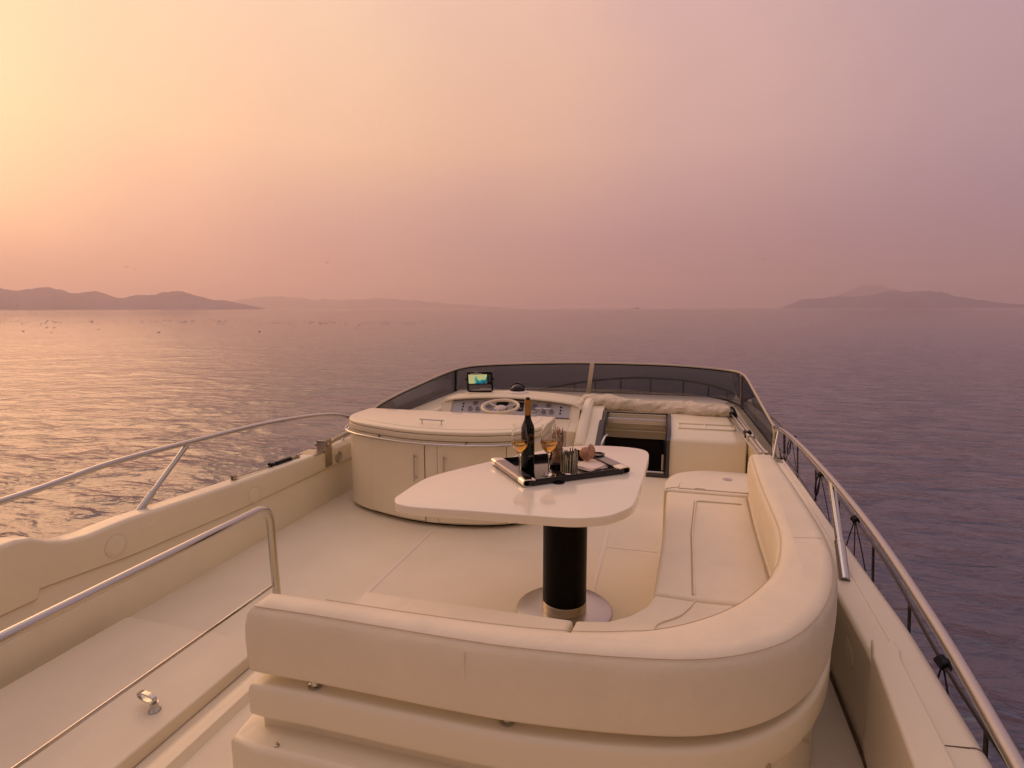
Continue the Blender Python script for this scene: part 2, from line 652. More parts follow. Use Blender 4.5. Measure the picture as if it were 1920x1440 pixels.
hills('hills', 'nearest hazy headland on the port side horizon', hprof([(-330, 575), (-160, 540), (-60, 528), (0, 534), (40, 541), (95, 537), (130, 545), (185, 546), (225, 557), (270, 550), (335, 546), (375, 556), (400, 561), (440, 566), (475, 573), (505, 580)], 6500, 580), 6500, 0, 900, 1.3)
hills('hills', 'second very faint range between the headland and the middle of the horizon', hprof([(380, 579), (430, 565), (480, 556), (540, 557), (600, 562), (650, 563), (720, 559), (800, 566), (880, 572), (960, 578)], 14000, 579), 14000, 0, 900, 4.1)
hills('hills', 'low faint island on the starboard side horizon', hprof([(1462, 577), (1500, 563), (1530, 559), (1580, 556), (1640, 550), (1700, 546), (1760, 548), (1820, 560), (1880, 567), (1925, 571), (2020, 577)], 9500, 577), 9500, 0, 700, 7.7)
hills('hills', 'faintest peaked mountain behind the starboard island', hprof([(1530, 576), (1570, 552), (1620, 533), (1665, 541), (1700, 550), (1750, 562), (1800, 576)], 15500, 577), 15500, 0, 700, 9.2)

# ================================================================== HULL AND SUPERSTRUCTURE
side = [(1.45, -6), (1.50, 0), (1.58, 3.0), (1.79, 5.0), (1.90, 7.4), (1.97, 9.4), (1.98, 11.2), (1.75, 13.6), (1.46, 14.9), (0.98, 15.95), (0.42, 16.5), (-0.14, 16.75)]
port = [(-0.68, 16.75), (-1.35, 16.3), (-2.0, 15.55), (-2.6, 14.4), (-3.0, 13.4), (-3.35, 11.2), (-3.55, 8.5), (-3.6, 5), (-3.55, 0), (-3.5, -6)]
deck_out = [(p.x, p.y) for p in catmull([(x + 0.12, y) for x, y in side] + [(x - 0.12, y) for x, y in port], 4, True)]
hull = thing('yacht_hull', 'cream motor yacht hull below the flybridge with narrow side decks', 'yacht hull', (0, 0, SEA_Z))
bm = B()
mid = Vector((-0.95, 6))
rings = []
for z, s in ((SEA_Z - 0.8, 0.62), (SEA_Z, 0.82), (-2.6, 0.93), (-1.45, 1.0), (-1.30, 1.0)):
    rings.append([(mid.x + (x - mid.x) * s, mid.y + (y - mid.y) * (s * 0.25 + .75), z) for x, y in deck_out])
ring_stack(bm, rings, True, True)
obj('shell', bm, GEL, hull)
bm = B()
for X in (-2.80, 0.93):
    box(bm, X, X + 0.05, -3, 7.3, -1.299, -0.052)
box(bm, -2.75, 0.93, 7.25, 7.3, -1.299, -0.052)
obj('cabin_side', bm, GEL, hull)

# flybridge floor
bm = prism([(-2.595, -2.5), (0.86, -2.5), (0.86, 5.195), (-2.595, 5.195)], -0.05, 0.0, 0.0, 0.0)
tag(obj('deck', bm, DECK, smooth=0), 'cream flybridge floor', None, None, 'structure')
bm = prism([(-2.595, 5.198), (-0.62, 5.198), (-0.62, 6.3), (-2.595, 6.3)], -0.05, 0.0, 0.0, 0.0)
tag(obj('deck', bm, DECK, smooth=0), 'cream flybridge floor under the helm', None, None, 'structure')
bm = B()
for x0, x1, y0, y1 in ((-1.545, -1.52, 1.95, 3.5), (-0.352, -0.325, 1.95, 3.9), (-0.325, 0.0, 3.525, 3.545)):
    box(bm, x0, x1, y0, y1, 0.0005, 0.0025, 0.0008, 1)
tag(obj('deck_seam', bm, mat('seam_cream', (0.80, 0.715, 0.58), 0.4)), 'raised cream seams on the flybridge floor', None, None, 'structure')


# ================================================================== BULWARKS
def bulwark_port():
    th = thing('bulwark', 'cream bulwark along the port side with shallow hatch covers and a stepped top', 'bulwark', (-2.65, 3, 0))
    top = [(-2.5, .60), (1.45, .60), (1.60, .598), (1.66, .585), (1.72, .548), (1.80, .515), (1.9, .502), (2.1, .505), (2.78, .466), (3.73, .430), (4.26, .422), (5.2, .425), (7.3, .43)]
    ln = [(-2.5, .31), (1.651, .312), (1.664, .352), (2.1, .312), (2.9, .285), (3.73, .285), (4.3, .272), (7.3, .27)]
    ys = sorted(set([-2.5, -1, 0, 1.0] + [1.3 + 0.03 * k for k in range(40)] + [2.5 + 0.12 * k for k in range(41)] + [1.651, 1.664]))
    secs = []
    for y in ys:
        h, l = ifn(top, y), ifn(ln, y)
        r = 0.022
        s = [(-2.575, y, -0.05), (-2.575, y, 0.02), (-2.578, y, l - 0.006), (-2.580, y, l - 0.002), (-2.570, y, l + 0.001), (-2.568, y, l + 0.006)]
        for k in range(6):
            a = k / 5 * math.pi / 2
            s.append((-2.568 - r * (1 - math.cos(a)), y, h - r * (1 - math.sin(a))))
        for k in range(6):
            a = k / 5 * math.pi / 2
            s.append((-2.668 - 0.03 * math.sin(a), y, h - 0.03 * (1 - math.cos(a))))
        s += [(-2.72, y, 0.2), (-2.76, y, -0.05)]
        secs.append(s)
    bm = B()
    sweep(bm, secs)
    obj('wall', bm, GEL, th, 28)
    Mx = Matrix(((0, 0, 1), (0, 1, 0), (-1, 0, 0)))   # z axis -> +x
    bm = B()
    tube(bm, [(-2.5735, y, ifn(ln, y) - .002) for y in ys], .0022, 6)
    obj('panel_line', bm, THREAD, th)
    for cy, cz, rr, lb in ((2.02, 0.394, 0.057, 'larger round hatch cover'), (2.99, 0.335, 0.054, 'round hatch cover')):
        bm = B()
        lathe(bm, [(rr * .6, -.004), (rr, -.002), (rr + .001, .001), (rr - .001, .0022), (rr - .004, .0028), (rr - .0052, .0012), (rr - .0065, .0028), (rr * .5, .0032)], (-2.568, cy, cz), 40, Mx)
        hc = obj('hatch_cover', bm, GEL, th, 50)
        bm = B()
        tube(bm, [(-2.5678, cy + (rr + .001) * math.cos(a), cz + (rr + .001) * math.sin(a)) for a in [2 * math.pi * k / 40 for k in range(41)]], .0012, 5)
        obj('gap_ring', bm, THREAD, hc)
    for y0, y1, z0, z1 in ((2.165, 2.256, .409, .439), (4.12, 4.24, .345, .374)):
        bm = B()
        box(bm, -2.572, -2.5655, y0, y1, z0, z1, 0.003, 2)
        obj('cover_plate', bm, GEL, th)
    bm = B()
    rr = .05
    lathe(bm, [(rr, -.003), (rr, .004), (rr * .9, .009), (rr * .72, .009), (rr * .66, .004), (rr * .3, .0035)], (-2.568, 3.972, .337), 32, Mx)
    v = obj('vent_ring', bm, DULL, th, 50)
    bm = B()
    lathe(bm, [(rr * .62, -.0), (rr * .62, .0055), (rr * .1, .0058)], (-2.568, 3.972, .337), 24, Mx)
    obj('vent_insert', bm, SATIN, th, 50)


bulwark_port()


XI = [(-2.5, .50), (.5, .53), (1.42, .622), (1.966, .690), (2.34, .702), (3.0, .722), (4, .735), (7.3, .735)]
XG = [(-2.5, .56), (.5, .63), (1.49, .726), (2.04, .775), (2.86, .817), (3.77, .858), (5, .880), (7.3, .885)]
XO = [(-2.5, .76), (.5, .80), (1.52, .868), (2.23, .918), (3.2, .918), (4.65, .925), (7.3, .935)]


def bulwark_starboard():
    th = thing('bulwark', 'cream bulwark along the starboard side with a raised block near its aft end', 'bulwark', (0.8, 3, 0))
    ys = [-2.5, -1, 0, .8] + [1.2 + 0.1 * k for k in range(62)]
    secs = []
    for y in ys:
        xi, xg, xo = ifn(XI, y), ifn(XG, y), ifn(XO, y)
        h = 0.418
        s = [(xi + 0.030, y, -0.05), (xi + .026, y, 0.1), (xi + .004, y, h - 0.03)]
        for k in range(5):
            a = k / 4 * math.pi / 2
            s.append((xi + .018 * (1 - math.cos(a)), y, h - 0.018 * (1 - math.sin(a))))
        s += [(xg - .003, y, h + .001), (xg - .001, y, h - .003), (xg + 0.002, y, h - .003), (xg + 0.004, y, h - .0005)]
        w = xo - xg - .004
        for k in range(1, 8):
            a = k / 7 * math.pi / 2
            s.append((xg + .004 + w * (.35 + .65 * math.sin(a)), y, h - 0.001 - 0.11 * (1 - math.cos(a))))
        s += [(xo + 0.02, y, -0.05)]
        secs.append(s)
    bm = B()
    sweep(bm, secs)
    obj('wall', bm, GEL, th, 28)
    # raised block aft
    yy = [-2.4, 0, .5, 1.0, 1.42, 1.7, 1.90]
    inner = [(ifn(XI, y) - .006, y) for y in yy] + [(.693, 1.96), (.703, 2.0)]
    outer = [(.772, 2.0), (.772, 1.95)] + [(ifn(XG, y) - .006, y) for y in reversed(yy)]
    bm = prism(inner + outer, 0.10, 0.452, 0.010, 0)
    obj('raised_block', bm, GEL, th)
    bm = B()
    jl = []
    for k in range(0, 8):
        a = k / 7 * math.pi / 2 * .8
        y = 1.57 + .07 * k / 7
        xg, xo = ifn(XG, y), ifn(XO, y)
        jl.append((xg + .004 + (xo - xg - .004) * ((.35 + .65 * math.sin(a)) if k else .02), y, .4175 - .11 * (1 - math.cos(a))))
    tube(bm, jl, 0.0018, 6)
    obj('joint_line', bm, SEAM, th)
    bm = B()
    tube(bm, [(ifn(XI, y) + .022, y, .004) for y in ys if y < 5.1], 0.007, 6)
    obj('floor_joint', bm, SEAM, th)
    Mx = Matrix(((0, 0, -1), (0, 1, 0), (1, 0, 0)))
    bm = B()
    rr = .055
    lathe(bm, [(rr, -.012), (rr, .003), (rr * .9, .006), (rr * .5, .0065)], (0.713, 2.22, .26), 32, Mx)
    obj('hatch_cover', bm, GEL, th, 50)


bulwark_starboard()

# ================================================================== STAIR HATCH
st = thing('stair_hatch', 'sliding cream stair hatch lid beside the port bulwark, chrome latch on top', 'hatch', (-2.1, 1.2, 0))
out = fillet([(-2.50, -1.5), (-1.695, -1.5), (-1.695, 1.975), (-2.50, 1.985)], [.02, .02, .02, .02], 3)
obj('lid', prism(out, 0.004, 0.056, 0.008, 0.0), DECK, st)
bm = B()
ring_stack(bm, [[(-1.687, y, -.02), (-1.687, y, 0.003), (-1.657, y, 0.004), (-1.637, y, 0.022), (-1.615, y, 0.028), (-1.565, y, .028), (-1.545, y, 0.001), (-1.545, y, -.02)] for y in (-1.5, 1.86)])
obj('side_track', bm, GEL, st, 20)
bm = B()
lathe(bm, [(.021, 0), (.022, .003), (.019, .007), (.014, .012), (.013, .03), (.015, .034)], (-1.80, 1.50, .056), 24)
lt = obj('latch', bm, CHROME, st)
# looped handle, a flat oval ring lying to port
path = []
for k in range(28):
    a = 2 * math.pi * k / 28
    path.append((0.047 * (abs(math.cos(a)) ** .7) * (1 if math.cos(a) > 0 else -1), 0.017 * (abs(math.sin(a)) ** .8) * (1 if math.sin(a) > 0 else -1)))
bm = B()
M = Matrix.Translation((-1.838, 1.505, .100)) @ Matrix.Rotation(R(-8), 4, 'Z')
o2 = offset2(path, 0.005)
vo, vi, wo_, wi = [], [], [], []
for (x, z), q in zip(path, o2):
    vo.append(bm.verts.new(M @ Vector((x, -.008, z))))
    vi.append(bm.verts.new(M @ Vector((q.x, -.008, q.y))))
    wo_.append(bm.verts.new(M @ Vector((x, .008, z))))
    wi.append(bm.verts.new(M @ Vector((q.x, .008, q.y))))
for i in range(28):
    j = (i + 1) % 28
    bm.faces.new((vo[i], vo[j], vi[j], vi[i]))
    bm.faces.new((wo_[i], wi[i], wi[j], wo_[j]))
    bm.faces.new((vo[i], wo_[i], wo_[j], vo[j]))
    bm.faces.new((vi[i], vi[j], wi[j], wi[i]))
obj('latch_loop', bm, CHROME, st)

# ================================================================== HANDRAILS
th = thing('stair_handrail', 'chrome handrail guarding the stair hatch, thin lower rod', 'handrail', (-1.62, 1.9, 0))
bm = B()
tube(bm, fillet([(-1.62, -1.5, .712), (-1.62, 1.965, .712), (-1.62, 1.99, 0.0)], [0, .085, 0], 10, False), 0.017, 16)
obj('rail', bm, CHROME, th)
bm = B()
tube(bm, [(-1.62, -1.5, .347), (-1.62, 1.975, .347)], 0.0065, 10)
obj('lower_rod', bm, CHROME, th)
bm = B()
lathe(bm, [(.034, 0), (.034, .004), (.02, .010)], (-1.62, 1.99, 0.0005), 24)
obj('base_flange', bm, CHROME, th)

th = thing('handrail', 'chrome handrail above the port bulwark', 'handrail', (-2.66, 2.3, .45), 'side handrails')
bm = B()
path = catmull([(-2.66, -1.8, .72), (-2.66, 0.5, .735), (-2.66, 1.615, .752), (-2.66, 2.087, .782), (-2.66, 2.59, .778), (-2.66, 3.255, .758), (-2.66, 3.88, .700), (-2.66, 4.22, .630), (-2.655, 4.42, .535), (-2.65, 4.52, .43)], 8)
tube(bm, path, 0.0150, 14)
obj('rail', bm, CHROME, th)
for a, b, lbl in (((-2.66, 2.215, .47), (-2.66, 2.575, .765), 1), ((-2.66, 4.185, .42), (-2.66, 4.37, .56), 2)):
    a, b = Vector(a), Vector(b)
    bm = B()
    tube(bm, [a, b], 0.0145 if lbl == 1 else .009, 12)
    q = obj('strut', bm, CHROME, th)
    if lbl == 1:
        bm = B()
        tube(bm, [a - (b - a) * .06, a + (b - a) * .30], 0.019, 14)
        tube(bm, [a + (b - a) * .295, a + (b - a) * .31], 0.0198, 14)
        obj('sleeve', bm, CHROME, q)

th = thing('handrail', 'chrome handrail curving down the starboard side above the black rope ties', 'handrail', (.8, 3, .42), 'side handrails')
bm = B()
path = catmull([(0.84, 4.56, .41), (0.845, 4.60, .55), (0.845, 4.52, .635), (0.85, 4.30, .672), (0.845, 3.75, .694), (0.83, 3.02, .70), (0.797, 2.32, .70), (0.737, 1.66, .695), (0.665, 1.16, .70), (0.60, .75, .70), (0.55, -.5, .70)], 8)
tube(bm, path, 0.0158, 14)
obj('rail', bm, CHROME, th)
for a, b, big in (((0.762, 2.50, .418), (0.838, 3.06, .69), 1), ((0.80, 4.38, .418), (0.845, 4.47, .64), 0)):
    a, b = Vector(a), Vector(b)
    bm = B()
    tube(bm, [a, b], 0.0170 if big else 0.009, 12)
    q = obj('strut', bm, CHROME, th)
    if big:
        bm = B()
        tube(bm, [a - (b - a) * .0, a + (b - a) * .33], 0.0215, 14)
        tube(bm, [a + (b - a) * .325, a + (b - a) * .34], 0.0223, 14)
        obj('sleeve', bm, CHROME, q)

# bow and side-deck rail
th = thing('bow_rail', 'low stainless rail running along the starboard side deck and round the bow', 'guard rail', (-.5, 8, -1.3))
rz = [(-6, -.50), (3, -.50), (9, -.47), (13, -.47), (17, -.48)]
bow = [(x, y, ifn(rz, y)) for x, y in side] + [(x, y, ifn(rz, y)) for x, y in port]
rail = catmull(bow, 8)
BOWR = mat('bow_rail_backlit_steel', (0.06, 0.055, 0.05), 0.3, metal=1.0)  # stainless darkened in its colour to stand for the back-lit underside
bm = B()
ys_ = [q.y for q in rail]
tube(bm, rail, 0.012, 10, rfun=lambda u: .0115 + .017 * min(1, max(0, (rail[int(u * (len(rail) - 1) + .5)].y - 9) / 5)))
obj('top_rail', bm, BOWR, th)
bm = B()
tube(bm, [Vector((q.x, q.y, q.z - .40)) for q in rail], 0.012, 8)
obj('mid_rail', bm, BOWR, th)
acc, nxt, k = 0, 0.2, 0
for a, b in zip(rail[:-1], rail[1:]):
    acc += (b - a).length
    if a.y > 0.5 and a.x > -3.2 and acc > nxt:
        nxt = acc + (0.93 if a.y > 12.5 else 1.05)
        bm = B()
        outw = Vector((a.x + .9, a.y - 9 if a.y > 12 else 0, 0)).normalized() * 0.08
        tube(bm, [a, Vector((a.x, a.y, -1.3)) - outw * (-0.6)], 0.011 if a.y < 9 else .020, 8)
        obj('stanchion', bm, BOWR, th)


def fender_rope(p, loop, label, tails):
    x, y, z = p
    bm = B()
    # clove hitch round the rail
    for s in (-.03, -.01, .012, .03):
        ring = [(x + .024 * math.cos(a), y + s + .012 * math.sin(2 * a), z + .024 * math.sin(a)) for a in [2 * math.pi * k / 14 for k in range(15)]]
        tube(bm, ring, 0.011, 7)
    tube(bm, catmull([(x + .02, y, z + .02), (x + .06, y + .02, z + .03), (x + .05, y + .03, z), (x, y, z + .03)], 5), .010, 6)
    if loop:
        tube(bm, catmull([(x - .02, y, z), (x - .05, y - .03, z - .08), (x - .06, y - .04, z - .20), (x - .04, y - .04, z - .25), (x - .02, y - .03, z - .20), (x - .01, y - .02, z - .06), (x, y, z)], 6), .008, 7)
    for dx, dy in tails:
        tube(bm, catmull([(x, y, z), (x + dx * .4, y + dy * .5, z - .25), (x + dx, y + dy, z - .60), (x + dx * 1.1, y + dy * 1.1, -1.28)], 5), .0052, 6)
    tag(obj('rope', bm, ROPE), label, 'rope', 'black ropes tied to the side deck rail')


def on_rail(y):
    best = min([q for q in rail if q.x > 0], key=lambda q: abs(q.y - y))
    return (best.x, best.y, best.z)


fender_rope(on_rail(9.4), True, 'black rope loop on the side rail just aft of the windscreen', [(.02, -.5), (-.05, .2)])
fender_rope(on_rail(7.4), True, 'black rope with an open loop tied forward of the starboard handrail strut', [(.05, -.45), (-.12, -.1)])
fender_rope(on_rail(5.75), False, 'black rope hanging in four strands beside the starboard handrail strut', [(.05, -.4), (-.06, .15), (-.02, -.15), (.01, .3)])
fender_rope(on_rail(3.55), False, 'black rope knot lowest along the starboard rail, beside the raised block', [(.03, -.25), (-.03, .1)])

# ================================================================== SOFA
sf = thing('sofa', 'curved L shaped cream vinyl sofa around the dining table', 'sofa', (-.2, 1.5, 0))
back_out = catmull([(-.95, 1.272), (-.5, 1.268), (-.295, 1.276), (-.05, 1.306), (.13, 1.35), (.28, 1.435), (.405, 1.565), (.505, 1.745), (.568, 1.93), (.608, 2.12), (.630, 2.36), (.642, 2.85), (.645, 3.38)], 6)
back_in = catmull([(.50, 3.42), (.468, 2.9), (.456, 2.55), (.44, 2.25), (.385, 1.98), (.30, 1.79), (.19, 1.63), (.04, 1.50), (-.13, 1.425), (-.35, 1.39), (-.65, 1.378), (-.95, 1.378)], 6)
outl = [(-1.150, 1.270), (-1.10, 1.268)] + [(p.x, p.y) for p in [Vector((q[0], q[1])) for q in back_out]] + [(.645, 3.50), (.508, 3.50)] + [(q[0], q[1]) for q in back_in] + [(-1.10, 1.378), (-1.150, 1.375)]


def dense(pl, step=0.04):
    o = []
    L = len(pl)
    for i in range(L):
        a, b = Vector(pl[i][:2]), Vector(pl[(i + 1) % L][:2])
        n = max(1, int((b - a).length / step))
        for k in range(n):
            o.append(a.lerp(b, k / n))
    return o


def cushion_prism(out, z0, z1, r, puff=0.006, rt_=None):
    """prism with grid-free rounded rim and slight puff in the faces"""
    out = dense(out)
    bm = B()
    prof = []
    rt_ = rt_ or r
    for k in range(6):
        a = k / 5 * math.pi / 2
        prof.append((r * (1 - math.sin(a)), z0 + r * (1 - math.cos(a))))
    for s in (0.25, .5, .75):
        prof.append((-puff * math.sin(math.pi * s), z0 + r + (z1 - z0 - 2 * r) * s))
    for k in range(6):
        a = k / 5 * math.pi / 2
        prof.append((rt_ * (1 - math.cos(a)), z1 - rt_ * (1 - math.sin(a))))
    rings = []
    for off, z in prof:
        o2 = offset2(out, off) if abs(off) > 1e-6 else out
        rings.append([(q[0], q[1], z) for q in o2])
    ring_stack(bm, rings)
    return bm


obj('backrest', cushion_prism(outl, .479, .70, .022, .004, .048), VINYL, sf, 50)
# stitched seams along the top edges of the backrest
bm = B()
tube(bm, [(-1.13, 1.2815, .6893)] + [(p_[0], p_[1] + .0135, .6893) if p_[1] < 1.5 else (p_[0] - .0135, p_[1], .6893) for p_ in back_out] + [(.635, 3.47, .6885)], .0012, 6)
obj('seam', bm, THREAD, sf)
bm = B()
tube(bm, [(p_[0] + (.012 if p_[1] > 1.45 else 0), p_[1] - (.010 if p_[1] < 1.9 else 0), .6898) for p_ in back_in], .0011, 6)
obj('seam', bm, THREAD, sf)
bm = B()
tube(bm, [(-.475, 1.2655, .668), (-.474, 1.2645, .62), (-.472, 1.266, .58)], .0018, 6)
sl_ = mat('seam_light', (0.80, 0.68, 0.52), 0.5)
obj('seam', bm, sl_, sf)
bm = B()
tube(bm, [(.49, 2.20, .7005), (.60, 2.225, .7005)], .0016, 6)
obj('seam', bm, mat('seam_light', (0.80, 0.68, 0.52), 0.5), sf)


def shift_out(off_out):
    """moulding outline below the backrest: outer side moved outwards by off_out, inner side kept inside"""
    o = offset2(dense(outl), -off_out)
    return o


# moulded tiers under the backrest: they tuck in under the curve
def tier(left, right):
    d = dense(outl)
    far = offset2(d, -1.0)
    o = []
    for p_, q_ in zip(d, far):
        u = min(1, max(0, (p_.x + .25) / .65))
        u = u * u * (3 - 2 * u)
        k = left + (right - left) * u
        o.append(p_ + (q_ - p_).normalized() * k)
    return o


obj('upper_moulding', prism(tier(.006, -.002), .345, .452, .020, .016), GEL, sf, 50)
obj('lower_moulding', prism(tier(.062, -.035), .0, .300, .020, .0), GEL, sf, 50)
obj('moulding_core', prism(tier(-.03, -.052), .29, .345, .0, .0), GEL, sf, 50)
for x, y in ((-.955, 1.312), (-.372, 1.322), (.20, 1.462), (.58, 2.05), (.60, 3.1)):
    bm = B()
    lathe(bm, [(.020, .4525), (.021, .456), (.013, .459), (.0125, .461), (.0125, .4785)], (x, y - .006, 0), 20)
    obj('foot', bm, CHROME, sf)
for x, y, z in ((-1.04, 1.232, .3003), (.30, 1.455, .357), (.415, 1.575, .357)):
    bm = B()
    lathe(bm, [(.007, 0), (.007, .003), (.004, .005), (.0045, .008), (.002, .010)], (x, y, z), 14, Matrix() .to_3x3() if z < .31 else Matrix.Rotation(R(90), 3, Vector((math.cos(.7), math.sin(.7), 0))))
    obj('snap_stud', bm, DULL, sf)
# seat base and cushions
base = [(-1.08, 1.38), (-.3, 1.40), (.1, 1.5), (.4, 1.9), (.47, 2.6), (.50, 3.42), (.055, 3.42), (.045, 3.0), (.032, 2.7), (.01, 2.3), (-.005, 2.12), (-.04, 1.99), (-.12, 1.88), (-.25, 1.84), (-1.08, 1.835)]
obj('seat_base', prism(fillet(base, [0] * 7 + [.03] * 8, 3), .0, .325, .006, 0), GEL, sf)
cush = [
    [(-1.10, 1.40), (-.60, 1.405), (-.33, 1.415), (-.283, 1.862), (-1.10, 1.856)],
    [(-.318, 1.417), (-.13, 1.445), (.04, 1.51), (.19, 1.62), (.30, 1.77), (.375, 1.95), (.405, 2.05), (.412, 2.125), (.16, 2.11), (-.006, 2.12), (-.03, 2.03), (-.09, 1.945), (-.165, 1.886), (-.272, 1.862)],
    [(.414, 2.137), (.448, 2.3), (.462, 2.6), (.475, 2.95), (.50, 3.415), (.045, 3.415), (.036, 3.0), (.025, 2.7), (.002, 2.3), (-.006, 2.132), (.16, 2.122)],
]
for i, c in enumerate(cush):
    obj('seat_cushion', cushion_prism(c, .33, .450, .020, .004), VINYL, sf, 50)
bm = B()
tube(bm, fillet([(.45, 3.27, .4545), (.205, 3.265, .4545), (.165, 2.77, .4545), (.145, 2.145, .4525)], [0, .03, .0, 0], 5, False), .0042, 8)
tube(bm, catmull([(.145, 2.10, .4525), (.115, 2.03, .4535), (.08, 1.97, .4535), (.0, 1.88, .4535), (.02, 1.75, .4535)], 5), .0035, 8)
obj('piping', bm, VINYL, sf)
bm = B()
tube(bm, fillet([(.45, 3.2765, .4505), (.198, 3.2715, .4505), (.158, 2.77, .4505), (.138, 2.145, .4505)], [0, .03, .0, 0], 5, False), .0032, 6)
obj('piping_seam', bm, THREAD, sf)  # thread-coloured seam line along the piping

# ================================================================== LOCKER
lk = thing('storage_locker', 'low rounded cream locker with a flush lid at the forward end of the sofa', 'locker', (.3, 3.7, 0))
lo = fillet([(.028, 3.44), (.028, 3.60), (.08, 3.80), (.25, 3.93), (.73, 3.93), (.73, 3.52), (.70, 3.44)], [.01, .06, .1, .12, .01, .01, .01], 6)
obj('body', prism(lo, 0.0, .452, .016, 0), GEL, lk)
ll = fillet([(.115, 3.475), (.13, 3.60), (.18, 3.75), (.30, 3.855), (.70, 3.86), (.70, 3.475)], [.01, .06, .08, .1, .01, .01], 6)
obj('lid_gap', prism(offset2(ll, -.003), .4505, .4527, 0, 0), SEAM, lk)
obj('lid', prism(ll, .451, .4575, .002, 0), GEL, lk)
bm = B()
lathe(bm, [(.030, 0), (.030, .002), (.026, .003), (.012, .0035), (.009, .002)], (.42, 3.72, .4575), 24)
obj('lock', bm, SATIN, lk)
bm = B()
box(bm, .21, .27, 3.479, 3.486, .4572, .4585)
obj('hinge_slot', bm, SEAM, lk)

# ================================================================== TABLE
tb = thing('dining_table', 'cream lacquered table with a rounded triangular top on one black pillar', 'table', (-.455, 2.715, 0))
tp = [(-1.085, 2.085), (-1.088, 2.15), (-1.083, 2.30), (-1.06, 2.42), (-.969, 2.585), (-.838, 2.783), (-.656, 3.028), (-.557, 3.137), (-.406, 3.218), (-.247, 3.243), (-.127, 3.222), (-.073, 3.166), (-.060, 3.06), (-.065, 2.89), (-.073, 2.688), (-.082, 2.511), (-.092, 2.335), (-.109, 2.235), (-.158, 2.15), (-.206, 2.10), (-.282, 2.064), (-.36, 2.047), (-.524, 2.037), (-.693, 2.029), (-.866, 2.015), (-.974, 2.009), (-1.045, 2.03)]
tp = [(p.x, p.y) for p in [Vector((q[0], q[1])) for q in catmull([(a, b, 0) for a, b in tp], 4, True)]]
obj('tabletop', prism(tp, .712, .75, .004, .003), TABLE, tb, 40)
bm = B()
lathe(bm, [(.112, .061), (.112, .708), (.10, .711)], (-.455, 2.70, 0), 48)
obj('pillar', bm, PILLAR, tb)
bm = B()
lathe(bm, [(.112, .0105), (.114, .012), (.114, .057), (.1125, .059), (.1125, .0605), (.10, .0605)], (-.455, 2.70, 0), 48)
obj('collar', bm, DULL, tb)
bm = B()
lathe(bm, [(.245, .0006), (.245, .006), (.238, .010), (.12, .0105)], (-.455, 2.70, 0), 56)
obj('base_plate', bm, SATIN, tb)
bm = B()
lathe(bm, [(.03, .7503), (.03, .752), (.026, .7535)], (-.452, 2.475, 0), 28)
obj('socket_cap', bm, BLACK, tb, label='small black round cap set in the tabletop')
bm = B()
lathe(bm, [(.005, .706), (.006, .7118)], (-.43, 2.08, 0), 12)
obj('screw', bm, DULL, tb)

# ================================================================== TRAY AND WHAT STANDS ON IT
ca_, sa_ = Vector((.452, .350, 0)).normalized(), None
ang = math.atan2(.350, .452)
TR = thing('serving_tray', 'black serving tray with chrome end handles on the table', 'tray', (-.49, 2.695, .7505), rz=ang)
MT = Matrix.Translation(TR.location) @ Matrix.Rotation(ang, 4, 'Z')
# local: x along length .57 , y width .40
LX, LY = .285, .20


def loc_box(x0, x1, y0, y1, z0, z1, r, bm=None):
    bm = bm or B()
    box(bm, x0, x1, y0, y1, z0, z1, r, 3, MT)
    return bm


obj('base', loc_box(-LX + .03, LX - .03, -LY + .006, LY - .006, 0.0, .008, .002), BLACKG, TR)
bm = loc_box(-LX + .03, LX - .03, -LY, -LY + .006, 0.0, .030, .002)
loc_box(-LX + .03, LX - .03, LY - .006, LY, 0.0, .030, .002, bm)
obj('rim', bm, BLACKG, TR)
for s in (-1, 1):
    # handle: a C-shaped band of steel wrapping up at each end, open underneath
    prof = [(LX - .062, .030), (LX - .035, .0335), (LX - .010, .0335), (LX - .001, .027), (LX + .001, .017), (LX - .003, .006), (LX - .014, .001), (LX - .040, .001)]
    prof = [(q.x * s, q.y) for q in catmull([(x, z, 0) for x, z in prof], 4)]
    innr = [(x - s * (.0035 if z < .030 and abs(x) > LX - .03 else 0), z - (.0035 if z > .022 else (-.003 if z < .008 else 0))) for x, z in prof]
    loop = prof + list(reversed(innr))
    bm = B()
    ring_stack(bm, [[MT @ Vector((x, y, z + .0005)) for x, z in loop] for y in (-LY - .003, LY + .003)])
    h = obj('handle', bm, mat('satin_dark_steel', (.30, .28, .30), .35, metal=1.0), TR, 30)
    loop2 = [(x + s * .0008, z + .0006) for x, z in prof] + list(reversed([(x - s * .0006, z - .0006) for x, z in innr]))
    for e in (-1, 1):
        bm = B()
        ring_stack(bm, [[MT @ Vector((x, y, z + .0005)) for x, z in loop2] for y in (e * (LY - .05), e * (LY + .004))])
        obj('polished_end', bm, mat('polished_steel', (.85, .82, .76), .1, metal=1.0), h, 30)
    obj('side_rim', loc_box(s * (LX - .052) - .004, s * (LX - .052) + .004, -LY + .002, LY - .002, .001, .0295, .001), BLACKG, TR)

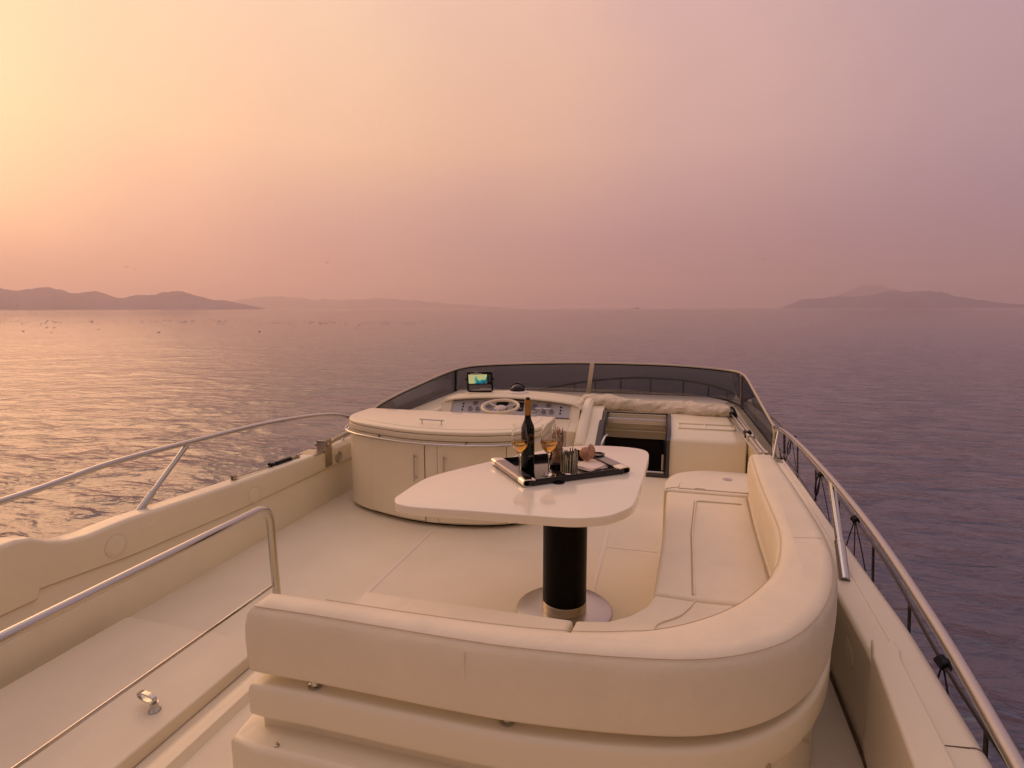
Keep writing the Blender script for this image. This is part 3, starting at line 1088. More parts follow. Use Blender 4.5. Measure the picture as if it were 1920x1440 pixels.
# bottle
bc = (-.622, 2.578)
zt = .7586
bt = thing('wine_bottle', 'dark wine bottle with a gold neck foil on the tray', 'bottle', (bc[0], bc[1], zt))
bm = B()
prof = [(.010, .006), (.028, 0), (.0318, .003), (.0325, .012), (.0328, .20), (.0322, .215), (.029, .232), (.022, .248), (.0165, .262), (.0142, .278), (.0138, .345), (.0138, .352), (.006, .353)]
lathe(bm, prof, (bc[0], bc[1], zt), 40)
obj('glass', bm, BOTTLE, bt, 40)
bm = B()
lathe(bm, [(.0148, .283), (.0150, .287), (.0148, .340), (.0158, .342), (.0158, .352), (.0145, .3575), (.004, .358)], (bc[0], bc[1], zt), 32)
obj('neck_foil', bm, FOIL, bt, 40)
bm = B()
lathe(bm, [(.0105, .358), (.0105, .366), (.008, .368)], (bc[0], bc[1], zt), 20)
obj('stopper', bm, BLACK, bt, 40)
bm = B()
th0 = math.atan2(-bc[1], -bc[0]) + .45


def on_bottle(u, v, r=.0331):
    a = th0 + u / r
    return Vector((bc[0] + r * math.cos(a), bc[1] + r * math.sin(a), zt + v))


tube(bm, [on_bottle(.011 * math.cos(a), .172 + .022 * math.sin(a)) for a in [2 * math.pi * k / 30 for k in range(3, 29)]], .0011, 6)
obj('emblem', bm, RUST, bt, 40)


def text_mesh(txt, size):
    cu = bpy.data.curves.new('txt', 'FONT')
    cu.body = txt
    cu.size = size
    cu.align_x = 'CENTER'
    cu.resolution_u = 3
    o = bpy.data.objects.new('txt', cu)
    COL.objects.link(o)
    bpy.context.view_layer.update()
    me = bpy.data.meshes.new_from_object(o)
    b = B()
    b.from_mesh(me)
    bpy.data.objects.remove(o)
    bpy.data.meshes.remove(me)
    return b


b = text_mesh('mira', .016)
for v in b.verts:
    v.co = on_bottle(v.co.x + .003, .083 + v.co.y, .0333)
obj('lettering', b, ENGR, bt, 0)


def wine_glass(x, y, label, rot=0):
    th = thing('wine_glass', label, 'wine glass', (x, y, zt), 'wine glasses on the tray')
    outer = [(.036, 0.0), (.0365, .0015), (.030, .003), (.012, .006), (.0055, .012), (.0040, .03), (.0038, .085), (.0048, .100), (.010, .108), (.022, .120), (.034, .138), (.0405, .158), (.0402, .165), (.0375, .195), (.0335, .235), (.0322, .247)]
    inner = [(.0312, .247), (.0325, .235), (.0365, .195), (.0392, .165), (.0395, .158), (.033, .1395), (.021, .1225), (.009, .1115), (.001, .1095)]
    bm = B()
    rings = []
    for r, z in outer + inner:
        rings.append([(x + r * math.cos(2 * math.pi * k / 40), y + r * math.sin(2 * math.pi * k / 40), zt + z) for k in range(40)])
    ring_stack(bm, rings, True, True)
    obj('glass', bm, GLASS, th, 60)
    bm = B()
    win = [(.0008, .1098), (.0088, .1118), (.0208, .1228), (.0328, .1398), (.0392, .158), (.0391, .165), (.0384, .1735), (.0370, .1745), (.01, .1742)]
    lathe(bm, win, (x, y, zt), 40)
    obj('wine', bm, WINE, th, 50)


wine_glass(-.646, 2.515, 'glass of white wine standing in front of the dark bottle')
wine_glass(-.512, 2.552, 'glass of white wine standing in front of the bundle of twigs')

# twig bundle
tw = thing('twig_bundle', 'tall bundle of dry brown twigs standing on the tray', 'twigs', (-.497, 2.72, zt))
for k in range(16):
    a = random.uniform(0, 6.28)
    r = random.uniform(.002, .026)
    h = random.uniform(.135, .215)
    x0, y0 = -.503 + r * math.cos(a), 2.715 + r * math.sin(a)
    lean = random.uniform(-.02, .035)
    pts = [(x0 + lean * s + .004 * math.sin(9 * s + k), y0 + .004 * math.cos(7 * s + k * 2), zt + h * s) for s in [i / 6 for i in range(7)]]
    bm = B()
    tube(bm, catmull(pts, 3), .004, 6, rfun=lambda s, k=k: .0052 - .0022 * s + .0008 * math.sin(20 * s + k))
    obj('twig', bm, TWIG, tw)
bm = B()
tube(bm, [(-.503 + .030 * math.cos(a), 2.715 + .030 * math.sin(a), zt + .012 + .002 * math.sin(3 * a)) for a in [2 * math.pi * q / 24 for q in range(25)]], .011, 8)
obj('tie', bm, BLACK, tw)

# tumbler wrapped in reeds
cu_ = (-.425, 2.618)
th = thing('candle_tumbler', 'glass tumbler wrapped in dark and pale upright reeds on the tray', 'tumbler', (cu_[0], cu_[1], zt))
bm = B()
lathe(bm, [(.034, 0), (.0355, .004), (.0375, .113), (.0365, .113), (.034, .006), (.001, .005)], (cu_[0], cu_[1], zt), 36)
obj('glass', bm, GLASS, th)
for m_, off in ((REED, 0), (REEDP, 1)):
    bm = B()
    for k in range(44):
        if (k % 2 == 1) != bool(off):
            continue
        a = 2 * math.pi * k / 44 + random.uniform(-.04, .04)
        r = .0395
        h = random.uniform(.085, .112)
        tw_ = random.uniform(-.12, .12)
        tube(bm, [(cu_[0] + r * math.cos(a + tw_ * s), cu_[1] + r * math.sin(a + tw_ * s), zt + .007 + h * s) for s in (0, .5, 1)], .0026, 5)
    obj('reeds', bm, m_, th)
bm = B()
lathe(bm, [(.026, .006), (.0265, .07), (.01, .072)], (cu_[0], cu_[1], zt), 24)
obj('candle', bm, mat('dark_green_wax', (0.02, 0.035, 0.012), .5), th)

# napkin
th_c = Vector((-.333, 2.765, zt))
bm = B()
for lay, (ang2, sx, sy) in enumerate(((.30, .095, .075), (.42, .088, .070), (.55, .080, .062))):
    n = 14
    g = []
    for i in range(n + 1):
        row = []
        for j in range(n + 1):
            u, v = i / n * 2 - 1, j / n * 2 - 1
            x, y = u * sx, v * sy
            zz = .0015 + .0035 * lay + .0018 * math.sin(6 * u + lay * 2) * math.cos(4 * v + lay) + .004 * max(0, u * v)
            q = Matrix.Rotation(ang2 + ang, 3, 'Z') @ Vector((x, y, 0))
            row.append(Vector((th_c.x + q.x, th_c.y + q.y, th_c.z + zz)))
        g.append(row)
    for dz in (0, .0016):
        vs = [[bm.verts.new(q + Vector((0, 0, dz))) for q in row] for row in g]
        for i in range(n):
            for j in range(n):
                bm.faces.new((vs[i][j], vs[i + 1][j], vs[i + 1][j + 1], vs[i][j + 1]))
        if dz:
            up_ = vs
        else:
            lo_ = vs
    for (a, b_) in (((0, None), 0), ((n, None), 0), ((None, 0), 0), ((None, n), 0)):
        for k in range(n):
            if a[0] is not None:
                i = a[0]
                bm.faces.new((lo_[i][k], lo_[i][k + 1], up_[i][k + 1], up_[i][k]))
            else:
                j = a[1]
                bm.faces.new((lo_[k][j], lo_[k + 1][j], up_[k + 1][j], up_[k][j]))
tag(obj('napkin', bm, LINEN), 'folded pale linen napkin lying under the big shell', 'napkin')


# sea shells
def snail(name, c, size, m, label, rot, width=1.0):
    bm = B()
    M = Matrix.Translation(c) @ rot
    rings = []
    turns = 3.2
    ns = 90
    for i in range(ns + 1):
        tt = i / ns
        a = tt * turns * 2 * math.pi
        g = math.exp(1.05 * (tt - 1) * turns * .62)
        rad_ = size * .52 * g
        tr_ = size * .50 * g
        cx, cy, cz = rad_ * math.cos(a), rad_ * math.sin(a), -size * .62 * g * width + size * .30
        ring = []
        for k in range(14):
            b_ = 2 * math.pi * k / 14
            rr = tr_ * (1 + .04 * math.sin(a * 9))
            ring.append(M @ Vector((cx + rr * math.cos(b_) * math.cos(a), cy + rr * math.cos(b_) * math.sin(a), cz + rr * .8 * math.sin(b_))))
        rings.append(ring)
    ring_stack(bm, rings)
    return tag(obj(name, bm, m, smooth=60), label, 'shell')


snail('sea_shell', (-.372, 2.805, zt + .056), .053, SHELL, 'large brown spiral sea shell resting on the napkin', Matrix.Rotation(R(-15), 4, 'Z') @ Matrix.Rotation(R(72), 4, 'X'))
snail('sea_shell', (-.455, 2.70, zt + .020), .017, SHELLW, 'small pale shell between the twigs and the tumbler', Matrix.Rotation(R(40), 4, 'Z') @ Matrix.Rotation(R(60), 4, 'X'))
bm = B()
lathe(bm, [(.012, 0), (.024, .002), (.034, .018), (.038, .034), (.036, .034), (.030, .018), (.02, .006), (.001, .005)], (-.318, 2.885, zt), 28)
tag(obj('dip_bowl', bm, BLACKG), 'small black bowl behind the large shell', 'bowl')

# ================================================================== WET BAR
bar_o = catmull([(-2.43, 4.12, 0), (-2.425, 3.98, 0), (-2.36, 3.835, 0), (-2.24, 3.735, 0), (-2.067, 3.66, 0), (-1.815, 3.585, 0), (-1.63, 3.558, 0), (-1.49, 3.556, 0), (-1.344, 3.570, 0), (-1.2, 3.60, 0), (-1.05, 3.655, 0), (-.92, 3.75, 0), (-.845, 3.90, 0), (-.82, 4.10, 0)], 8)
front = [(p.x, p.y) for p in bar_o]
bar_out = [(-2.43, 4.28)] + front + [(-.815, 4.28)]
br = thing('bar_cabinet', 'curved cream wet bar cabinet between the table and the helm', 'cabinet', (-1.6, 3.95, 0))
obj('plinth', prism(offset2(bar_out, .05), .0, .03, 0, 0), DARK, br)
obj('body', prism(bar_out, .028, .628, .004, .012), GEL, br, 40)
obj('upper_band', prism(offset2(bar_out, -.005), .632, .672, .006, .004), GEL, br, 40)
obj('seam', prism(offset2(bar_out, .001), .6270, .6760, 0, 0), SEAM, br, 40)
lid_o = offset2(bar_out, -.006)
ld = obj('lid', prism(lid_o, .6755, .700, .012, .006), GEL, br, 40)
# raised rim of the lid: shallow recessed panel
rim = offset2(bar_out, .045)
obj('lid_panel', prism(offset2(bar_out, .075), .6985, .7035, .003, 0), GEL, br, 40)


def front_y(x):
    best = min(front, key=lambda p: abs(p[0] - x) + (10 if p[1] > 4.0 else 0))
    i = front.index(best)
    for j in (i - 1, i):
        a, b = front[max(j, 0)], front[min(j + 1, len(front) - 1)]
        if a[0] <= x <= b[0] and b[0] > a[0]:
            return a[1] + (b[1] - a[1]) * (x - a[0]) / (b[0] - a[0])
    return best[1]


def curved_panel(x0, x1, z0, z1, off, thick, bm=None):
    bm = bm or B()
    n = 20
    xs = [x0 + (x1 - x0) * i / n for i in range(n + 1)]
    secs = []
    for x in xs:
        d = .004
        ty = (front_y(x + d) - front_y(x - d)) / (2 * d)
        nn = Vector((ty, -1, 0)).normalized()
        p_ = Vector((x, front_y(x), 0))
        r = .002
        a, b_ = p_ + nn * off, p_ + nn * (off - thick)
        secs.append([(b_.x, b_.y, z0), (a.x - nn.x * r, a.y - nn.y * r, z0), (a.x, a.y, z0 + r), (a.x, a.y, z1 - r), (a.x - nn.x * r, a.y - nn.y * r, z1), (b_.x, b_.y, z1)])
    ring_stack(bm, secs)
    return bm


def door_handle(x, z0, z1, parent):
    bm = B()
    d = .004
    ty = (front_y(x + d) - front_y(x - d)) / (2 * d)
    nn = Vector((ty, -1, 0)).normalized()
    p_ = Vector((x, front_y(x), 0)) + nn * .005
    tube(bm, [(p_.x + nn.x * .028, p_.y + nn.y * .028, z0), (p_.x + nn.x * .028, p_.y + nn.y * .028, z1)], .0055, 10)
    for z in (z0 + .02, z1 - .02):
        tube(bm, [(p_.x, p_.y, z), (p_.x + nn.x * .028, p_.y + nn.y * .028, z)], .0042, 8)
    obj('handle', bm, SATIN, parent)


obj('door_gap', curved_panel(-2.09, -1.605, .036, .606, .0015, .006), SEAM, br)
obj('door_gap', curved_panel(-1.512, -1.035, .036, .606, .0015, .006), SEAM, br)
d1 = obj('door', curved_panel(-2.085, -1.610, .04, .602, .0055, .008), GEL, br)
door_handle(-1.675, .335, .53, d1)
d2 = obj('door', curved_panel(-1.508, -1.040, .04, .602, .0055, .008), GEL, br)
door_handle(-1.455, .335, .53, d2)
bm = B()
tube(bm, [(-1.735, 3.765, .735), (-1.54, 3.758, .735)], .0055, 10)
for x in (-1.715, -1.56):
    tube(bm, [(x, 3.764 if x < -1.6 else 3.759, .7035), (x, 3.764 if x < -1.6 else 3.759, .735)], .0042, 8)
obj('handle', bm, SATIN, ld)
for x, y in ((-2.20, 4.225), (-1.62, 4.235), (-1.0, 4.245)):
    bm = B()
    box(bm, x - .045, x + .045, y, y + .012, .7002, .7028, .001, 1)
    obj('hinge', bm, DULL, ld)
bm = B()
o3 = [(p[0], p[1]) for p in offset2(bar_out, -.035)]
tube(bm, catmull([(-2.47, 4.22, .612)] + [(x, y, .612) for x, y in o3[2:-2][::3]] + [(-.785, 4.1, .612), (-.784, 4.2, .612)], 3), .0095, 12)
q = obj('guard_rail', bm, CHROME, br)
for x in (-2.0, -1.3):
    bm = B()
    tube(bm, [(x, front_y(x) + .005, .625), (x, front_y(x) - .035, .613)], .006, 8)
    obj('bracket', bm, DULL, q)

# ================================================================== HELM CONSOLE
hm = thing('helm_console', 'cream helm console with grey gauge panel and steering wheel', 'helm console', (-1.5, 5.6, 0))


def topz(x):   # arched hood
    u = (x + 1.53) / .76
    return .640 - .056 * u * u - .03 * max(0, abs(u) - .8)


bm = B()
secs = []
xs = [-2.30, -2.285, -2.25, -2.19] + [-2.15 + (1.24) * i / 24 for i in range(25)] + [-.88, -.83, -.80, -.785]
for x in xs:
    e = min(abs(x + 2.30), abs(x + .785))
    dz = .035 * max(0, 1 - e / .10) ** 2
    h = topz(x) - dz
    secs.append([(x, 5.625, h - .034 - dz * .3), (x, 5.575, h - .028), (x, 5.562, h - .018), (x, 5.568, h - .007), (x, 5.59, h), (x, 5.80, h + .001), (x, 6.05, h - .010), (x, 6.22, h - .04), (x, 6.30, h - .10), (x, 6.30, .42), (x, 5.75, .42)])
ring_stack(bm, secs)
obj('hood', bm, MIRROR, hm, 40)
for x0, x1 in ((-2.285, -2.175), (-.895, -.80)):
    bm = B()
    prof = [(5.30, .0), (5.30, .36), (5.40, .395), (5.475, .425), (5.575, .555), (5.60, .59), (6.0, .58), (6.0, 0)]
    yz_prism(bm, prof, x0, x1)
    bmesh.ops.bevel(bm, geom=[e for e in bm.edges if abs(e.verts[0].co.x - e.verts[1].co.x) < 1e-5], offset=.012, segments=3, affect='EDGES')
    obj('cheek', bm, MIRROR, hm, 40)
bm = B()
yz_prism(bm, [(5.32, 0), (5.32, .36), (5.42, .40), (5.492, .438), (5.66, .43), (5.9, .3), (5.9, 0)], -2.18, -.89)
obj('lower_body', bm, MIRROR, hm, 40)
# tilted gauge panel
a50 = R(50)
PM = Matrix.Translation((0, 5.505, .452)) @ Matrix.Rotation(a50, 4, 'X')    # local x = X, local y up the slope, z out of panel


def PP(x, v, h=0.0):
    return PM @ Vector((x, v, h))


bm = B()
pan = [(-2.176, 0), (-.892, 0), (-.892, .165)] + [(x, (topz(x) - .040 - .452) / math.sin(a50)) for x in [-.95 - .1 * i for i in range(13)]] + [(-2.176, .150)]
ring_stack(bm, [[PP(x, v, -.012) for x, v in pan], [PP(x, v, 0) for x, v in pan]])
pn = obj('gauge_panel', bm, PANEL, hm, 0)


def gauge(x, z, r):
    v = (z - .447) / math.sin(a50) - .004
    bm = B()
    lathe(bm, [(r, .0), (r, .008), (r * .92, .010), (r * .84, .009), (r * .83, .006)], PP(x, v, 0), 28, PM.to_3x3())
    g = obj('gauge', bm, DULL, hm)
    bm = B()
    lathe(bm, [(r * .83, .0062), (r * .2, .0066)], PP(x, v, 0), 28, PM.to_3x3())
    obj('dial_face', bm, GAUGE, g)
    bm = B()
    M = Matrix.Translation(PP(x, v, .0072)) @ PM.to_3x3().to_4x4()
    for k in range(9):
        aa = R(220 - 260 * k / 8)
        box(bm, r * .62, r * .78, -r * .025, r * .025, 0, .0004, 0, 1, M @ Matrix.Rotation(aa, 4, 'Z'))
    box(bm, -r * .15, r * .65, -r * .035, r * .035, .0004, .0010, 0, 1, M @ Matrix.Rotation(R(110 + 70 * math.sin(x * 40)), 4, 'Z'))
    obj('needle_and_marks', bm, BLACK, g, 0)


for x, z, r in ((-1.921, .546, .027), (-1.965, .492, .027), (-1.884, .492, .027), (-1.763, .524, .048), (-1.275, .525, .052), (-1.126, .550, .028), (-1.171, .494, .027), (-1.089, .497, .027)):
    gauge(x, z, r)
for x, zs in ((-2.052, (.536, .508, .480)), (-.998, (.540, .512, .485))):
    for z in zs:
        v = (z - .447) / math.sin(a50) - .004
        bm = B()
        lathe(bm, [(.009, 0), (.009, .006), (.006, .012), (.002, .013)], PP(x, v, 0), 14, PM.to_3x3())
        obj('switch', bm, BLACK, hm)
        bm = B()
        box(bm, .012, .05, -.001, .001, 0, .0006, 0, 1, Matrix.Translation(PP(x, v, .0)) @ PM.to_3x3().to_4x4())
        obj('marking', bm, ENGR, hm, 0)
for x0, x1, z0, z1 in ((-1.700, -1.36, .585, .612), (-1.69, -1.56, .50, .575), (-1.50, -1.39, .49, .57)):
    v0, v1 = (z0 - .447) / math.sin(a50) - .004, (z1 - .447) / math.sin(a50) - .004
    bm = B()
    box(bm, x0, x1, v0, v1, 0, .006, .001, 1, PM)
    q = obj('instrument_display', bm, BLACK, hm)
    if z1 < .6:
        bm = B()
        for i in range(3):
            box(bm, x0 + .01 + i * (x1 - x0 - .02) / 3, x0 + .004 + (i + 1) * (x1 - x0 - .02) / 3, v0 + .02, v0 + .04, .0062, .0068, 0, 1, PM)
        obj('key_pad', bm, GAUGE, q, 0)
# throttle levers
for x, dx in ((-1.245, .055), (-1.165, .07)):
    bm = B()
    p0, p1 = PP(x, .045, .0), PP(x + .01, .055, .07)
    tube(bm, [p0, p1], .005, 8)
    tube(bm, [p1 - Vector((.01, 0, 0)), p1 + Vector((dx, 0, .0))], .008, 10)
    obj('throttle_lever', bm, CHROME, hm)
# switch panel below on the starboard side
bm = B()
box(bm, -1.02, -.90, 5.312, 5.318, .20, .36, .002, 1)
q = obj('breaker_panel', bm, PANEL, hm)
for x in (-.99, -.965, -.94):
    for z in (.33, .30):
        bm = B()
        lathe(bm, [(.010, 0), (.010, .008), (.006, .010)], (x + (.33 - z) * .2, 5.312, z), 12, Matrix(((1, 0, 0), (0, 0, -1), (0, 1, 0))))
        obj('switch', bm, BLACK, q)
# steering wheel
wc = Vector((-1.533, 5.2, .595))
WM = Matrix.Translation(wc) @ Matrix.Rotation(R(11), 4, 'X')
bm = B()
ring = []
for k in range(48):
    a = 2 * math.pi * k / 48
    ring.append(WM @ Vector((.172 * math.cos(a), .172 * math.sin(a), 0)))
rings = []
for k in range(48):
    a = 2 * math.pi * k / 48
    d = Vector((math.cos(a), math.sin(a), 0))
    rings.append([WM @ (d * (.178 + .0155 * math.cos(b_)) + Vector((0, 0, .0155 * math.sin(b_)))) for b_ in [2 * math.pi * j / 12 for j in range(12)]])
vs = ring_stack(bm, rings, False, False)
for i in range(12):
    j = (i + 1) % 12
    bm.faces.new((vs[-1][i], vs[-1][j], vs[0][j], vs[0][i]))
wl = obj('steering_wheel', bm, WHEELM, hm, 60)
for a in (R(150), R(30), R(-90)):
    bm = B()
    d = Vector((math.cos(a), math.sin(a), 0))
    tube(bm, [WM @ (d * .03 + Vector((0, 0, -.02))), WM @ (d * .10 + Vector((0, 0, -.012))), WM @ (d * .172)], .013, 10)
    obj('spoke', bm, mat('spoke_grey', (.45, .42, .40), .35), wl)
bm = B()
lathe(bm, [(.03, -.05), (.05, -.03), (.058, -.012), (.045, -.002), (.02, .002)], wc, 28, WM.to_3x3())
obj('hub', bm, mat('hub_grey', (.55, .48, .45), .4), wl)
bm = B()
tube(bm, [WM @ Vector((0, 0, -.04)), Vector((-1.533, 5.40, .43))], .028, 14)
obj('column', bm, MIRROR, wl)
# port shoulder of the dash
bm = prism(fillet([(-2.565, 5.25), (-2.28, 5.30), (-2.28, 6.8), (-2.565, 6.8)], .04, 4), 0.0, .50, .03, 0)
obj('side_shoulder', bm, GEL, hm)

# dash shelf up to the windscreen
ds = thing('dash_shelf', 'cream moulded shelf under the windscreen', 'dashboard', (-.9, 6.8, 0))
bm = prism(fillet([(-2.56, 6.31), (.73, 6.31), (.73, 7.1), (.55, 7.32), (-2.40, 7.32), (-2.56, 7.1)], .06, 5), .0, .452, .03, 0)
obj('shelf', bm, GEL, ds)

# chart plotter
pl = thing('chart_plotter', 'black chart plotter with a lit map screen on a bracket', 'chart plotter', (-2.02, 5.95, .645), rz=R(2))
PL = Matrix.Translation((-1.955, 5.85, .626)) @ Matrix.Scale(1.13, 4) @ Matrix.Rotation(R(-2), 4, 'Y') @ Matrix.Rotation(R(3), 4, 'Z')
bm = B()
box(bm, -.128, .128, -.02, .03, .075, .205, .012, 3, PL)
cs = obj('case', bm, BLACK, pl)
scr = bpy.data.materials.new('chart_screen')
scr.use_nodes = True
t = scr.node_tree
p = t.nodes['Principled BSDF']
tcn = N(t, 'ShaderNodeTexCoord')
nn = N(t, 'ShaderNodeTexNoise')
nn.inputs['Scale'].default_value = 11
nn.inputs['Detail'].default_value = 2
t.links.new(tcn.outputs['Object'], nn.inputs['Vector'])
sx_ = N(t, 'ShaderNodeSeparateXYZ')
t.links.new(tcn.outputs['Object'], sx_.inputs[0])
f = mth(t, 'ADD', mth(t, 'SUBTRACT', mth(t, 'MULTIPLY', nn.outputs[0], 1.15), mth(t, 'MULTIPLY', sx_.outputs[2], 2.2)), mth(t, 'MULTIPLY', sx_.outputs[0], 1.6))
c = ramp(t, mth(t, 'ADD', f, .13), [(0.0, lin((222, 214, 150))), (.50, lin((205, 215, 140))), (.54, lin((90, 190, 150))), (.62, lin((30, 140, 150))), (.72, lin((25, 90, 130))), (.80, lin((40, 150, 110))), (.88, lin((110, 60, 70)))], 'CONSTANT')
p.inputs['Base Color'].default_value = (0, 0, 0, 1)
t.links.new(c, p.inputs['Emission Color'])
p.inputs['Emission Strength'].default_value = 0.62
p.inputs['Roughness'].default_value = .2
bm = B()
box(bm, -.108, .080, -.0215, -.0203, .088, .178, 0, 1, PL)
obj('screen', bm, scr, cs, 0)
bm = B()
box(bm, -.085, .03, -.0222, -.0203, .185, .190, 0, 1, PL)
box(bm, -.045, -.01, -.0222, -.0203, .197, .200, 0, 1, PL)
obj('status_strip', bm, mat('pale_print', (.6, .6, .58), .5), cs, 0)
bm = B()
for z in (.165, .14, .115):
    lathe(bm, [(.0105, 0), (.010, .003), (.006, .0035)], PL @ Vector((.104, -.0203, z)), 14, PL.to_3x3() @ Matrix(((1, 0, 0), (0, 0, -1), (0, 1, 0))))
obj('keys', bm, mat('key_grey', (.10, .10, .10), .4), cs)
bm = B()
for s in (-1, 1):
    box(bm, s * .124 - .008, s * .124 + .008, -.012, .016, .012, .10, .004, 2, PL)
    lathe(bm, [(.013, 0), (.013, .012), (.01, .014)], PL @ Vector((s * .132, 0, .13)), 14, PL.to_3x3() @ Matrix(((0, 0, s), (0, 1, 0), (-s, 0, 0))))
box(bm, -.118, .118, -.012, .016, .0, .018, .004, 2, PL)
obj('bracket', bm, BLACK, pl)

# compass
cp = thing('compass', 'black domed compass in a white ring on the helm hood', 'compass', (-1.545, 5.93, .66))
bm = B()
lathe(bm, [(.118, .0), (.118, .010), (.10, .020), (.085, .022)], (-1.530, 5.86, .637), 36)
obj('ring', bm, mat('white_plastic', (.75, .70, .62), .35), cp)
bm = B()
prof = [(.083, .022), (.083, .030)] + [(.072 * math.cos(a), .032 + .062 * math.sin(a)) for a in [R(9 * k) for k in range(11)]]
lathe(bm, prof, (-1.530, 5.86, .637), 32)
dm = obj('dome', bm, BLACKG, cp, 50)
bm = B()
prof = [Vector((.077 * math.cos(a), .01, .034 + .067 * math.sin(a))) + Vector((-1.530, 5.86, .637)) for a in [R(10 * k) for k in range(1, 18)]]
tube(bm, prof, .006, 8)
tube(bm, [Vector((.078 * math.cos(a), .078 * math.sin(a), .034)) + Vector((-1.530, 5.86, .637)) for a in [R(10 * k) for k in range(37)]], .005, 8)
obj('hood', bm, BLACK, cp, 50)

# ================================================================== COMPANIONWAY CONSOLE
cc = thing('companionway', 'cream companionway block with an open hatch leading below', 'companionway', (0, 5.5, 0))
bm = B()
prof = [(5.20, 0), (5.20, .335), (5.215, .362), (5.25, .378), (5.50, .425), (5.80, .468), (6.30, .49), (6.30, 0)]
yz_prism(bm, prof, .075, .735)
bmesh.ops.bevel(bm, geom=[e for e in bm.edges if abs(e.verts[0].co.x - e.verts[1].co.x) < 1e-5 and abs(e.verts[0].co.x - .075) > .1], offset=.01, segments=3, affect='EDGES')
obj('starboard_block', bm, GEL, cc, 40)
# shallow tray recess frame on that block
bm = B()
sl = math.atan2(.05, .3)
RM = Matrix.Translation((.405, 5.52, .4315)) @ Matrix.Rotation(sl * .9, 4, 'X')
for x0, x1, y0, y1 in ((-.24, .26, -.075, -.062), (-.24, .26, .055, .075), (-.25, -.238, -.075, .075), (.25, .262, -.075, .075), (-.01, .0, -.062, .055)):
    box(bm, x0, x1, y0, y1, -.01, .008, .003, 2, RM)
obj('tray_recess_rim', bm, GEL, cc, 40)
bm = B()
prof = [(5.20, 0), (5.20, .25), (5.22, .272), (5.50, .40), (5.72, .50), (5.85, .52), (6.30, .52), (6.30, 0)]
yz_prism(bm, prof, -.80, -.585)
obj('port_block', bm, GEL, cc, 30)
bm = B()
ring_stack(bm, [[(-.80, y, 0), (-.80, y, z - .02), (-.785, y, z), (-.73, y, z + .004), (-.70, y, z - .02), (-.69, y, z - .08), (-.69, y, 0)] for y, z in ((5.19, .27), (5.25, .33), (5.40, .42), (5.6, .52), (5.75, .575), (6.0, .595), (6.28, .59))])
obj('dividing_ridge', bm, GEL, cc, 40)
bm = B()
yz_prism(bm, [(5.80, .405), (5.80, .462), (6.30, .482), (6.30, .36), (5.86, .36)], -.585, .075)
obj('header', bm, GEL, cc, 30)
# interior
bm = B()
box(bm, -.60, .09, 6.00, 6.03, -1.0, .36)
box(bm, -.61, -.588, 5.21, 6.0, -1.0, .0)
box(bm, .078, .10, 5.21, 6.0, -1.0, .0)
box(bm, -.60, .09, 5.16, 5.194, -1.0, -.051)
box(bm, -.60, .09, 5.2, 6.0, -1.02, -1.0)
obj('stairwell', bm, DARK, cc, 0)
bm = B()
box(bm, -.585, .075, 5.90, 5.995, .19, .355, .01, 2)
box(bm, -.585, .075, 5.84, 5.90, .275, .290, .004, 2)
obj('inner_headliner', bm, GEL, cc)
bm = B()
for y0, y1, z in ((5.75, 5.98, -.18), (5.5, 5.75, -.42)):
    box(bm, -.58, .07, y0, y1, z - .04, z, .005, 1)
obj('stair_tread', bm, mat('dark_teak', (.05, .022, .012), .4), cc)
# hatch frame
bm = B()
Rg = [(.066, 5.188, .006), (.066, 5.188, .352), (.075, 5.24, .384), (.075, 5.50, .436), (.075, 5.79, .474)]
Lg = [(-.575, 5.188, .006), (-.575, 5.188, .26), (-.575, 5.24, .285), (-.575, 5.50, .405), (-.575, 5.79, .474)]


def ribbon(bm, pts, w, th_):
    """flat bar following pts (in a x=const plane), width w in x and thickness along the normal"""
    P = [Vector(q) for q in pts]
    secs = []
    for i, q in enumerate(P):
        d = (P[min(i + 1, len(P) - 1)] - P[max(i - 1, 0)]).normalized()
        n_ = Vector((0, -d.z, d.y)).normalized()
        secs.append([q + Vector((-w / 2, 0, 0)) + n_ * 0, q + Vector((w / 2, 0, 0)), q + Vector((w / 2, 0, 0)) + n_ * th_, q + Vector((-w / 2, 0, 0)) + n_ * th_])
    ring_stack(bm, secs)


ribbon(bm, Rg, .03, .012)
ribbon(bm, Lg, .05, .012)
box(bm, -.60, .09, 5.79, 5.815, .472, .486, .002, 1)
box(bm, -.55, .051, 5.176, 5.194, .002, .03, .002, 1)
hf = obj('hatch_frame', bm, mat('dark_anodised', (.07, .065, .065), .35, metal=.6), cc, 30)
bm = B()
ribbon(bm, [(q[0] - .026, q[1] + .012, q[2] - .012) for q in Rg], .014, .012)
obj('gasket', bm, BLACK, cc, 30)
bm = B()
ribbon(bm, [(q[0] + .038, q[1] + .012, q[2] - .012) for q in Lg], .018, .012)
obj('gasket', bm, BLACK, cc, 30)
bm = B()
box(bm, -.545, .05, 5.70, 5.72, .415, .44, .003, 1)
obj('sliding_door_rail', bm, SATIN, cc)
bm = B()
box(bm, -.545, .05, 5.66, 5.665, .39, .44, .001, 1)
obj('sliding_door_edge', bm, SATIN, cc)
bm = B()
box(bm, -.545, .05, 5.20, 5.215, .03, .05, .003, 1)
obj('sliding_door_rail', bm, SATIN, cc)
bm = B()
tube(bm, [(.02, 5.25, .05), (.02, 5.25, .20)], .010, 8)
obj('door_pull', bm, SATIN, cc)
bm = B()
tube(bm, fillet([(-.545, 5.20, .05), (-.54, 5.195, .27), (-.52, 5.27, .33), (-.50, 5.33, .34)], .03, 4, False), .012, 10)
obj('hatch_arm', bm, CHROME, cc)

